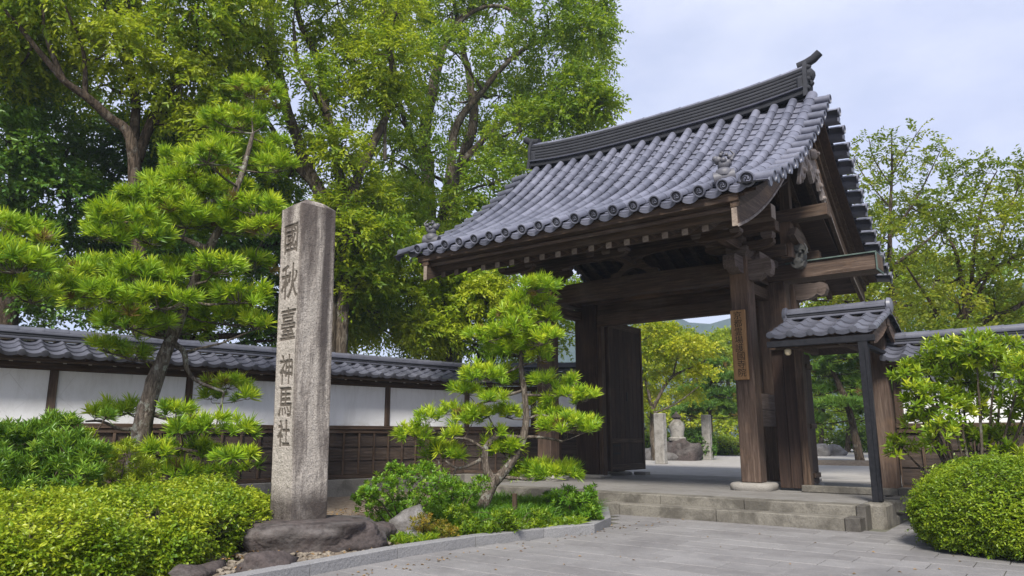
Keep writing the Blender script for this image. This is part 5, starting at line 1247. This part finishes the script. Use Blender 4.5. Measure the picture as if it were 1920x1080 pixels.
# ------------------------------------------------------------------ clipped and loose shrubs
def clipped(name, label, cat, parts, leaf, seed, dens=5200, L0=.034, W0=.018, tint=.5, K=5, twig=.06, core=(.045, .05, .02), bald=0.0, thick=.10):
    """parts: (centre, (rx, ry, rz), rot, exponent) rounded solids covered in small leaves"""
    rng = np.random.default_rng(seed); P_a = []; N_a = []; cb = MB()
    for c, r, rot, ex in parts:
        area = 2 * math.pi * r[0] * r[1] + 2 * math.pi * (r[0] + r[1]) / 2 * r[2]; n = int(area * dens / K)
        d = unit_dirs(rng, int(n * 1.4)); 
        q = (np.abs(d[:, 0]) ** ex + np.abs(d[:, 1]) ** ex + np.abs(d[:, 2]) ** ex) ** (-1 / ex); p = d * q[:, None]
        nn = nrm(np.sign(d) * np.abs(p) ** (ex - 1) / np.array(r)); p = p * np.array(r)
        # uneven surface: lumps and hollows
        lump = np.array([mnoise.noise(Vector(v) * 2.2 + Vector((seed, 0, 0))) * .10 + mnoise.noise(Vector(v) * 6) * .035 for v in p]); p = p + nn * (lump * (1.5 if bald else 1.0) - thick * rng.uniform(0, 1, len(p)) ** 1.6 + (rng.uniform(0, 1, len(p)) < .05) * rng.uniform(.02, .09, len(p)))[:, None]
        if bald:
            bz = np.array([mnoise.noise(Vector(v) * 1.5 + Vector((3, seed, 0))) for v in p]); keep = ~((bz > .0) & (rng.uniform(0, 1, len(p)) < bald * np.clip(.55 + bz * 2.5, 0, 1)) & (nn[:, 2] < .6)); p, nn = p[keep], nn[keep]
        ca, sa = math.cos(rot), math.sin(rot); Rm = np.array([[ca, -sa, 0], [sa, ca, 0], [0, 0, 1]])
        p = p @ Rm.T + np.array(c); nn = nn @ Rm.T
        k = p[:, 2] > .06; ins = np.zeros(len(p), bool)
        for c2, r2, rot2, ex2 in parts:
            if c2 is c: continue
            ca2, sa2 = math.cos(-rot2), math.sin(-rot2); w_ = (p - np.array(c2)) @ np.array([[ca2, -sa2, 0], [sa2, ca2, 0], [0, 0, 1]]).T / (np.array(r2) * .88)
            ins |= (np.abs(w_) ** ex2).sum(1) < 1
        k &= ~ins; P_a.append(p[k]); N_a.append(nn[k])
        V, F = ICO[4]; Q = []
        for v in V:
            v = Vector(v); s = (abs(v.x) ** ex + abs(v.y) ** ex + abs(v.z) ** ex) ** (-1 / ex); v = v * s; v = Vector((v.x * (r[0] - .14), v.y * (r[1] - .14), v.z * (r[2] - .13))); v *= 1 + .05 * mnoise.noise(v * 7)
            Q.append((c[0] + v.x * ca - v.y * sa, c[1] + v.x * sa + v.y * ca, max(.03, c[2] + v.z)))
        cb.add(Q, F)
    P = np.concatenate(P_a); Nn = np.concatenate(N_a); root = empty(name, (parts[0][0][0], parts[0][0][1], .05), label=label, cat=cat)
    cb.build('inner_twigs', simple('hedge_core', core, 1.0, tuple(x * .5 for x in core), 40, 1.0), root)
    tw = MB(); idx = rng.choice(len(P), min(3500, len(P)), False)
    for i in idx:
        a = Vector(P[i]); nv = Vector(Nn[i]); b_ = a - nv * .16 + Vector(rng.normal(0, .05, 3)); n0 = len(tw.V)
        s = nv.cross(Vector(rng.normal(0, 1, 3))).normalized() * .003; tw.V += [b_ - s, b_ + s, a + s * .5 + nv * .01, a - s * .5 + nv * .01]; tw.F.append((n0, n0 + 1, n0 + 2, n0 + 3)); tw.M.append(0)
    tw.build('twigs', simple('bleached_twig', (.2, .16, .11), .9), root)['kind'] = 'stuff'
    big = np.array([mnoise.noise(Vector(v) * 1.8) for v in P])
    A = sprays(rng, P, Nn + np.array([0, 0, .35]) + rng.normal(0, .35, P.shape), K, twig, L0, W0, .1, .5, .16, 1.0)
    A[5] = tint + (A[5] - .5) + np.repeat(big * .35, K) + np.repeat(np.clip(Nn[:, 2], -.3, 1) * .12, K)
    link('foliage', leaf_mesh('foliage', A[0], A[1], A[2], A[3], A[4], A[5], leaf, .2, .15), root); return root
clipped('azalea_hedge', 'low clipped yellow-green azalea hedge with bare twiggy patches beside the stone pillar', 'hedge',
    [((-7.98, 2.95, .26), (1.8, 1.5, .36), R(10), 3.4), ((-8.0, 4.5, .28), (1.3, .74, .32), R(-14), 3.0)], LF['azalea'], 3, 6200, .043, .022, .54, 5, .07, bald=.8)
clipped('round_azalea', 'neatly rounded green azalea dome at the edge of the paving', 'bush',
    [((-.50, 9.72, .36), (1.05, 1.02, .57), 0, 2.3)], LF['round'], 5, 8500, .036, .019, .5, 5, .06, thick=.07)
def rosettes(rng, P, U, K, Ln, Wd, T, open_=.9):
    M = len(P); U = nrm(U); a = nrm(np.cross(U, np.array([.3, .6, .2]) + rng.normal(0, .2, (M, 3)))); b = np.cross(U, a)
    ph = (np.arange(K) * 2.4)[None] + rng.uniform(0, 6, (M, 1)); th = open_ * (.35 + .75 * (np.arange(K) / K))[None] + rng.normal(0, .12, (M, K))
    rad = a[:, None] * np.cos(ph)[..., None] + b[:, None] * np.sin(ph)[..., None]
    d = U[:, None] * np.cos(th)[..., None] + rad * np.sin(th)[..., None]; up = U[:, None] * 1.0 - rad * .3 + rng.normal(0, .15, (M, K, 3))
    pos = P[:, None] - U[:, None] * (np.arange(K)[None, :, None] / K * Ln * .5) + d * .006
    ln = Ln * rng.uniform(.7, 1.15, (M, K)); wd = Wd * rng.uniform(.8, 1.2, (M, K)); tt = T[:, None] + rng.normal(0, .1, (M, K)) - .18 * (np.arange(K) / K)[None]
    return [x.reshape(-1, x.shape[-1]) if x.ndim == 3 else x.reshape(-1) for x in (pos, d, up, ln, wd, tt)]
def loose_shrub(name, label, cat, base, cl, leaf, seed, n, K, Ln, Wd, open_=.95, stems=6, barkm=None, tint=.5, up=.5, sr=.03, group=None, curl=.2, inner=.3):
    rng = np.random.default_rng(seed); random.seed(seed); base = Vector(base); root = empty(name, base, label=label, cat=cat, group=group); tb = MB(); Ps = []; Us = []
    for c, r, w_ in cl:
        c = Vector(c); k = max(3, int(n * w_)); p, d_ = cluster_points(rng, c, r, k, up * .5, inner); Ps.append(p); Us.append(d_ * .7 + np.array([0, 0, up]) + rng.normal(0, .2, p.shape))
        foot_ = base + Vector((random.uniform(-.08, .08), random.uniform(-.08, .08), 0)); mid = (foot_ + c) / 2 + Vector((0, 0, .12)) + Vector((c.x - base.x, c.y - base.y, 0)) * .08
        tb.tube([foot_, (foot_ + mid) / 2, mid, c], [sr, sr * .8, sr * .6, sr * .35], 6)
        for q in p[:: max(1, len(p) // 9)]: tb.tube([c, (c + Vector(q)) / 2 + Vector((0, 0, -.03)), q], [sr * .32, sr * .2, sr * .08], 4, cap=False)
    P = np.concatenate(Ps); U = np.concatenate(Us); A = rosettes(rng, P, U, K, Ln, Wd, tint + rng.normal(0, .16, len(P)), open_)
    tb.build('stem', barkm or BARK, root, smooth=60); link('foliage', leaf_mesh('foliage', A[0], A[1], A[2], A[3], A[4], A[5], leaf, .15, curl), root); return root
def cl_(pts, d, jd, fl=.8):
    rg = random.Random(len(pts) + int(d * 10)); return [(survey(x, y, d + rg.uniform(-jd, jd)), (r / 1366 * d, r / 1366 * d, r / 1366 * d * fl), w_) for x, y, r, w_ in pts]
loose_shrub('glossy_shrub', 'open shrub of glossy yellow-green leaves in front of the right-hand plaster wall', 'shrub', (-1.1, 11.0, -.02),
    cl_([(1780, 665, 42, 1), (1830, 655, 36, 1), (1740, 700, 42, 1), (1800, 715, 46, 1.1), (1865, 690, 44, 1.1), (1915, 700, 42, 1), (1720, 745, 32, .8), (1780, 765, 44, 1), (1840, 760, 36, .7), (1900, 765, 34, .6), (1730, 790, 28, .6), (1690, 840, 26, .45), (1760, 815, 34, .6), (1830, 820, 26, .4), (1880, 820, 26, .4), (1900, 860, 30, .5), (1950, 740, 40, .8), (1960, 680, 40, .9), (1880, 660, 30, .8), (1700, 700, 24, .5)], 11.0, .45), LF['daph'], 61, 52, 9, .115, .036, 1.05, barkm=BARK, up=.6, sr=.028)
loose_shrub('podocarpus_bush', 'deep green bush of long narrow upright leaves behind the azalea hedge', 'bush', foot(70, 9.2),
    cl_([(95, 800, 26, .9), (10, 830, 40, 1.2), (60, 830, 40, 1.4), (130, 840, 34, 1.2), (-20, 880, 44, 1.3), (40, 890, 46, 1.5), (100, 890, 44, 1.5), (150, 890, 36, 1.2), (200, 780, 10, .12), (130, 795, 16, .4), (175, 850, 24, .7), (-30, 820, 30, .8), (30, 930, 40, 1), (110, 940, 40, 1)], 9.0, .35), LF['podo'], 62, 58, 12, .095, .017, .85, barkm=TWIG, up=1.0, sr=.02, inner=.2)
loose_shrub('yellow_shrub', 'small yellowish shrub between the dark green bush and the pine trunk', 'shrub', foot(225, 9.4),
    cl_([(190, 860, 28, 1), (235, 850, 26, 1), (270, 880, 28, 1), (210, 900, 30, 1), (160, 820, 16, .4), (255, 910, 26, 1)], 9.4, .25), LF['azalea'], 63, 60, 8, .065, .016, 1.0, barkm=TWIG, up=.8, sr=.015, tint=.8)
loose_shrub('leafy_shrub', 'bright green bush of small oval leaves beside the boulder', 'shrub', foot(760, 9.2),
    cl_([(720, 915, 36, 1), (770, 900, 38, 1.1), (820, 905, 34, 1), (700, 950, 34, 1), (750, 945, 38, 1.1), (800, 945, 36, 1), (740, 880, 18, .5), (800, 880, 16, .5), (690, 925, 20, .6), (850, 930, 28, .9), (670, 935, 12, .3)], 9.1, .35, .75), LF['shrub'], 64, 70, 8, .05, .024, 1.15, barkm=TWIG, up=.7, sr=.012, inner=.2)
loose_shrub('leafy_shrub', 'dark-leaved low bush at the kerb corner nearest the steps', 'shrub', foot(1075, 10.2),
    cl_([(1060, 935, 32, 1.1), (1095, 940, 28, 1.1), (1080, 970, 34, 1.2), (1105, 962, 22, .9), (1045, 965, 26, .9), (1030, 940, 20, .5), (1110, 920, 14, .3), (1118, 975, 12, .5)], 10.1, .15, .75), LF['shrub'], 65, 70, 9, .06, .02, 1.1, barkm=TWIG, up=.7, sr=.012, tint=.36, inner=.2)
loose_shrub('creeping_plant', 'low yellow-green creeping plants spreading along the inside of the kerb', 'plant', foot(970, 9.1),
    [c_ for q in ([(880, 985, 24, 1), (920, 992, 22, 1), (960, 985, 24, 1), (1000, 985, 24, 1), (1040, 985, 24, 1), (1075, 990, 20, .9), (850, 1000, 20, .8), (900, 1005, 16, .6), (940, 965, 20, .8), (1010, 965, 20, .8), (860, 960, 24, .9), (985, 1000, 14, .5)]) for c_ in cl_([q], max(8.75, 8.3 + (q[0] - 880) * .0075), .05, .5)], LF['azalea'], 67, 55, 8, .05, .018, 1.15, barkm=TWIG, up=.8, sr=.005, tint=.45, inner=.2)
loose_shrub('leafy_shrub', 'loose pale green shrub between the boulder bush and the small pine trunk', 'shrub', foot(850, 9.6),
    cl_([(840, 915, 30, 1), (875, 930, 30, 1), (830, 950, 32, 1), (870, 960, 28, .9), (810, 970, 26, .8), (900, 910, 20, .6)], 9.7, .25, .75), LF['grass'], 68, 60, 8, .065, .018, 1.0, barkm=TWIG, up=.9, sr=.008, tint=.7, inner=.2)
loose_shrub('nandina_plant', 'reddish orange and green low plant in front of the grey rock', 'plant', foot(810, 8.5),
    cl_([(790, 978, 22, .9), (825, 990, 20, .9), (800, 1000, 18, .8), (845, 998, 14, .7), (775, 995, 14, .4)], 8.45, .1, .7), LF['orange'], 66, 42, 8, .045, .014, 1.1, barkm=TWIG, up=.7, sr=.006)
# ------------------------------------------------------------------ grass and litter
def grass(name, pts, n, h, wd, leaf, seed, tint=.45, label=None):
    """pts: (x, y, rx, ry, weight) patches on the bed"""
    rng = np.random.default_rng(seed); W_ = np.array([p[4] for p in pts]); W_ = W_ / W_.sum(); k = rng.choice(len(pts), n // 9, p=W_)
    c = np.array([[p[0], p[1]] for p in pts])[k]; r = np.array([[p[2], p[3]] for p in pts])[k]
    a = rng.uniform(0, 2 * np.pi, len(k)); q = rng.uniform(0, 1, len(k)) ** .5; xy = c + r * np.stack([np.cos(a), np.sin(a)], 1) * q[:, None]
    P = np.repeat(np.column_stack([xy, np.full(len(xy), .05)]), 9, 0); m = len(P)
    d = rng.normal(0, .42, (m, 3)); d[:, 2] = 1; d = nrm(d); hh = h * rng.uniform(.55, 1.15, m) * np.repeat(rng.uniform(.7, 1.2, len(xy)), 9)
    s = nrm(np.cross(d, rng.normal(0, 1, (m, 3)))) * wd * .5; out = d.copy(); out[:, 2] = 0
    V = np.stack([P - s, P + s, P + d * hh[:, None] * .6 + s * .8, P + d * hh[:, None] * .6 - s * .8, P + d * hh[:, None] * .85 + out * hh[:, None] * .45 - np.array([0, 0, .1]) * hh[:, None]], 1).reshape(-1, 3)
    I = (np.arange(m)[:, None] * 5 + np.array([0, 1, 2, 0, 2, 3, 3, 2, 4])).reshape(-1); T = np.repeat(tint + rng.normal(0, .2, m), 5)
    o = link(name, tri_mesh(name, V, I, T, leaf)); return tag(o, label, kind='stuff')
grass('lawn_grass', [(-6.5, 8.6, 1.0, .6, 2), (-6.2, 8.0, .7, .5, 1.6), (-6.9, 8.2, .8, .6, 1.6), (-6.1, 7.3, .45, .45, .8), (-7.0, 7.3, .6, .5, .8), (-5.9, 8.9, .5, .5, 1), (-7.3, 9.3, 1, .6, 1)], 34000, .32, .012, LF['grass'], 71, .42, 'long soft green grass under the small pine')
grass('ground_cover', [(-5.55, 7.6, .3, .4, 1), (-5.3, 8.1, .2, .25, .6), (-5.75, 6.9, .3, .35, .8), (-6.2, 6.5, .5, .35, 1), (-5.85, 5.9, .22, .3, .35), (-6.9, 6.6, .5, .4, .7)], 12000, .15, .02, LF['azalea'], 72, .42, 'tufts of yellow-green ground cover along the kerb')
rng = np.random.default_rng(9); m = 1500; P = np.column_stack([rng.uniform(-9, -5.6, m), rng.uniform(3.6, 9.4, m), np.full(m, .095)])
P = P[(P[:, 0] < -5.7)]; m = len(P); D = rng.normal(0, 1, (m, 3)); D[:, 2] *= .2; U_ = rng.normal(0, .4, (m, 3)) + np.array([0, 0, 1.])
tag(link('fallen_leaves', leaf_mesh('fallen_leaves', P, D, U_, .045, .02, rng.uniform(0, 1, m), LF['litter'])), 'brown fallen leaves scattered over the soil', kind='stuff')
m = 150; P = np.column_stack([rng.uniform(-5.2, .5, m), rng.uniform(4, 10.2, m), np.full(m, .006)]); P[:, 0] = np.where(rng.uniform(0, 1, m) < .6, -5.3 + np.abs(rng.normal(0, .25, m)) + .06 * np.abs(P[:, 1] - 5), P[:, 0]); D = rng.normal(0, 1, (m, 3)); D[:, 2] = .05; U_ = rng.normal(0, .25, (m, 3)) + np.array([0, 0, 1.])
tag(link('fallen_leaves', leaf_mesh('fallen_leaves', P, D, U_, .04, .018, rng.uniform(0, 1, m), LF['litter'], .3)), 'a few small fallen leaves on the paving slabs', kind='stuff')
pb = []; rg = random.Random(4); bmr = bmesh.new()
for i in range(520):
    x, y = rg.uniform(-6.6, -5.62), rg.uniform(3.6, 6.4); s = rg.uniform(.012, .04); V, F = ICO[1]
    vs_ = [bmr.verts.new((x + v[0] * s * 1.2 * (1 + .3 * mnoise.noise(Vector(v) + Vector((i, 0, 0)))), y + v[1] * s, .075 + v[2] * s * .6)) for v in V]
    for f in F: bmr.faces.new([vs_[k] for k in f])
me_ = bpy.data.meshes.new('pebbles'); bmr.to_mesh(me_); bmr.free(); me_.materials.append(PEB); tag(link('pebbles', me_), 'loose pebbles round the foot of the boulder', kind='stuff')
G_R = 'rocks set in the planting bed'
for nm, loc, sz, mt, sd_, lab in (('garden_rock', (-6.35, 6.35, .16), (.30, .22, .2), GROCK, 21, 'rounded grey rock between the leafy bush and the orange-tinged plant'),
        ('garden_rock', (-6.3, 5.75, .12), (.26, .2, .14), DROCK, 22, 'small dark rock touching the far end of the boulder'),
        ('edging_rock', (-5.72, 4.0, .08), (.24, .17, .13), DROCK, 23, 'dark speckled rock at the near end of the kerb'),
        ('edging_rock', (-6.0, 3.55, .05), (.3, .14, .09), DROCK, 24, 'flat stone half buried under the hedge by the kerb'),
        ('garden_rock', (-5.95, 6.0, .08), (.16, .12, .09), GROCK, 25, 'low pale stone in front of the dark small rock')):
    tag(rock(nm, loc, sz, mt, sd_, 3, .4, sq=.8, rz=sd_), lab, 'rock', G_R)

# ------------------------------------------------------------------ the two trained pines
def pads_from(lst, d, seed, jd, depth=1.0, k=1.0, hz=1.0):
    lst = [(x, y, rx * (.78 if y > 700 and d > 10.3 else 1), ry * (.8 if y > 700 and d > 10.3 else 1)) for x, y, rx, ry in lst]
    rg = random.Random(seed); out = []
    for x, y, rx, ry in lst:
        dj = d + rg.uniform(-jd, jd); out.append((survey(x, y, dj), (rx / 1366 * d * k, rx / 1366 * d * .9 * depth * k, max(.05, ry / 1366 * d * .9 * hz))))
    return out
d = 10.0; zx = lambda x, y: (740 + x * .463, 500 + y * .463)
P2 = [(570, 88, 85, 26), (540, 150, 92, 26), (480, 200, 75, 22), (612, 212, 50, 20), (375, 290, 85, 30), (480, 255, 80, 22), (600, 300, 80, 34), (500, 348, 130, 34), (590, 370, 48, 20), (350, 450, 82, 36), (450, 455, 60, 24), (600, 472, 52, 22), (700, 475, 42, 22), (765, 535, 58, 28), (300, 512, 58, 24), (385, 535, 50, 20), (645, 545, 40, 16), (225, 588, 44, 22), (320, 612, 70, 30), (450, 600, 60, 24), (645, 605, 60, 22), (700, 655, 100, 34), (785, 655, 38, 26), (80, 688, 62, 28), (140, 620, 48, 22), (230, 682, 38, 18), (200, 772, 74, 34), (402, 672, 30, 18), (440, 742, 80, 34), (610, 845, 135, 32), (500, 815, 40, 24), (150, 735, 40, 16), (260, 640, 34, 16), (560, 560, 30, 16), (700, 520, 36, 14), (380, 600, 40, 16)]
P2 = [(*zx(x, y), rx * .463, ry * .463) for x, y, rx, ry in P2]
def L2(pts, r0, r1, dd=0): q = [zx(*p) for p in pts]; return limb(q, d, r0, r1, None, dd)
make_pine('trained_pine', 'small trained pine with a crooked double trunk and layered cushions before the gate', foot(892, d, .04),
    [[(foot(892, d, .04), .1)] + L2([(340, 1020), (372, 935), (400, 875)], .09, .075), L2([(400, 875), (465, 805), (512, 720), (532, 620), (524, 500), (512, 400), (522, 300), (548, 200), (570, 110)], .07, .02),
     L2([(400, 875), (372, 820), (368, 745), (395, 700), (425, 688)], .06, .035), L2([(425, 688), (520, 690), (600, 692), (680, 708)], .032, .014), L2([(350, 780), (300, 805), (250, 815), (205, 785)], .028, .012), L2([(250, 815), (215, 880), (195, 900), (182, 945)], .016, .01),
     L2([(195, 900), (188, 840), (180, 790)], .016, .01), L2([(368, 745), (300, 700), (230, 690), (150, 660)], .024, .01), L2([(530, 620), (600, 600), (680, 640)], .02, .01), L2([(524, 500), (430, 530), (330, 560), (250, 600)], .024, .01), L2([(525, 520), (620, 520), (720, 520)], .02, .009), L2([(512, 400), (430, 440), (360, 460)], .02, .01), L2([(430, 850), (520, 860), (610, 862)], .03, .014)],
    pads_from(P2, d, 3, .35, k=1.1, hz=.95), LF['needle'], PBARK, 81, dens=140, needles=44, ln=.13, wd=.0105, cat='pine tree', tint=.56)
pr_ = B('pine_prop', W['z'], None, -.025, .025, -.025, .025, 0, .42); pr_.location = (*survey(965, 900, 9.7)[:2], .04); tag(pr_, 'short dark wooden prop under the lowest right bough of the small pine', 'prop')
d = 10.6
P1 = [(478, 178, 50, 22), (440, 235, 62, 20), (500, 215, 36, 18), (405, 240, 30, 14), (520, 275, 26, 14), (450, 300, 85, 22), (390, 300, 50, 18), (520, 318, 40, 16), (330, 300, 34, 14), (340, 355, 70, 22), (420, 365, 70, 22), (480, 395, 60, 22), (290, 385, 70, 22), (230, 420, 60, 22), (350, 420, 75, 24), (430, 430, 70, 22), (500, 435, 40, 18), (190, 445, 34, 16), (280, 450, 50, 18), (200, 505, 50, 20), (150, 525, 52, 20), (270, 520, 60, 24), (340, 510, 50, 20), (400, 505, 55, 22), (470, 500, 40, 20), (210, 560, 62, 24), (300, 570, 62, 26), (380, 560, 60, 26), (450, 560, 52, 24), (250, 610, 60, 22), (330, 620, 62, 22), (420, 600, 60, 26), (480, 610, 34, 20), (160, 575, 36, 16), (200, 655, 38, 14), (250, 670, 32, 14), (120, 545, 30, 14),
      (425, 725, 55, 15), (460, 745, 34, 14), (395, 745, 34, 12), (240, 772, 50, 12), (180, 780, 28, 10), (330, 770, 40, 12), (400, 800, 52, 16), (450, 810, 36, 14), (340, 810, 40, 15), (300, 850, 44, 16), (370, 850, 50, 16), (440, 860, 46, 18), (470, 880, 24, 14), (330, 890, 50, 16), (400, 890, 40, 14), (250, 850, 34, 14)]
make_pine('trained_pine', 'tall layered pine leaning over the plaster wall behind the stone pillar', foot(258, d, .04),
    [limb([(262, 835), (272, 780), (290, 715), (315, 650), (335, 600), (355, 550), (385, 480), (420, 410), (445, 350), (462, 300), (474, 250)], d, .14, .025, 256),
     limb([(320, 640), (345, 660), (350, 690), (370, 715), (420, 735)], d, .045, .018), limb([(350, 560), (280, 560), (200, 560)], d, .05, .02), limb([(395, 470), (320, 440), (240, 440)], d, .05, .02), limb([(385, 480), (440, 480), (480, 490)], d, .04, .02), limb([(440, 370), (380, 380), (310, 385)], d, .04, .015), limb([(460, 320), (420, 300), (370, 300)], d, .03, .012),
     limb([(268, 800), (230, 805), (190, 790), (160, 790)], d, .03, .012), limb([(262, 830), (320, 840), (390, 850), (450, 860)], d, .04, .015), limb([(272, 770), (330, 790), (400, 800), (450, 800)], d, .035, .012), limb([(420, 735), (410, 780), (405, 800)], d, .015, .01)],
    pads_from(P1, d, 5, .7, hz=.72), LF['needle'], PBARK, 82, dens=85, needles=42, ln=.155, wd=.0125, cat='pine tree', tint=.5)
d = 9.6
make_pine('trained_pine', 'pine boughs reaching in from the left edge above the wall coping', foot(-140, d, .04),
    [limb([(-140, 700), (-120, 560), (-60, 520), (20, 510), (70, 500)], d, .12, .02, -140), limb([(-120, 560), (-60, 450), (10, 440)], d, .05, .015)],
    pads_from([(0, 430, 40, 20), (45, 445, 40, 18), (80, 465, 24, 14), (-20, 480, 50, 22), (30, 500, 50, 22), (75, 500, 30, 16), (0, 545, 50, 22), (60, 560, 34, 16), (-40, 420, 40, 20)], d, 6, .4), LF['needle'], PBARK, 83, dens=85, needles=42, ln=.155, wd=.0125, cat='pine tree', tint=.5)

# ------------------------------------------------------------------ garden floor details, far hill
tag(rock('soil_mound', (*survey(1590, 873, 26.5)[:2], .26), (2.6, 1.4, .14), SOIL, 31, 3, .2), kind='structure')
for i, (x, y, dd, r) in enumerate(((1355, 838, 40, .8), (1378, 840, 42, .7), (1340, 842, 38, .5), (1650, 850, 34, .6), (1530, 850, 36, .7), (1205, 838, 31, .6), (1560, 848, 37, .6))):
    p = foot(x, dd, .4); tag(rock('landscape_rock', p, (r * .9, r * .7, r * .6), GROCK, 40 + i, 2, .45), ('mossy rock at the far edge of the court', 'mossy rock nearest the door post in the far garden', 'low rock in front of the layered garden pine', 'rock behind the black steel prop', 'rock at the foot of the thicket', 'grey rock left of the maple trunk', 'flat rock behind the leaning pine')[i], 'rock', 'rocks of the inner garden')
clipped('clipped_bush', 'dark clipped bush between the two inscribed garden posts', 'bush', [((*foot(1296, 30)[:2], .75), (.95, .6, .62), R(-20), 2.4)], LF['dark'], 91, 900, .09, .05, .6, 5, .12)
clipped('clipped_bush', 'low yellow-green clipped bush at the far end of the bright path', 'bush', [((*foot(1350, 36)[:2], .6), (1.3, .7, .45), 0, 2.4)], LF['azalea'], 92, 700, .09, .05, .4, 5, .12)
clipped('clipped_bush', 'low clipped bush behind the squat boulder by the maple', 'bush', [((*foot(1222, 31)[:2], .6), (1.3, .7, .55), 0, 2.4)], LF['azalea'], 93, 700, .09, .05, .3, 5, .12)
V = []; F = []
n1, n2 = 60, 14
for j in range(n2 + 1):
    for i in range(n1 + 1):
        a = R(20 - i * 1.5 + 20); rr_ = 380 + j * 16; x, y = -math.sin(a) * rr_, math.cos(a) * rr_
        prof = math.sin(math.pi * min(1, j / n2)) ** .8; V.append((x, y, -2 + prof * (84 + 16 * mnoise.noise(Vector((i * .12, 0, 0))) + 6 * mnoise.noise(Vector((i * .5, j * .4, 0))) + 3 * mnoise.noise(Vector((i * 1.7, j * 1.3, 0))))))
for j in range(n2):
    for i in range(n1): a = j * (n1 + 1) + i; F.append([a, a + 1, a + n1 + 2, a + n1 + 1])
tag(link('distant_hill', mesh('distant_hill', V, F, HILLM, smooth=True)), kind='structure')

# ------------------------------------------------------------------ air
hz_ = MB(); hz_.box(-640, 520, -40, 640, -1.1, 145, .5); hm = bpy.data.materials.new('haze'); hm.use_nodes = True; hm.node_tree.nodes.clear()
ho = N(hm.node_tree, 'ShaderNodeOutputMaterial'); hv = N(hm.node_tree, 'ShaderNodeVolumePrincipled'); hv.inputs['Color'].default_value = (.68, .82, 1, 1); hv.inputs['Density'].default_value = .0008; hm.node_tree.links.new(hv.outputs[0], ho.inputs['Volume'])
tag(hz_.build('haze', hm), 'thin pale haze over the far hill', kind='stuff')
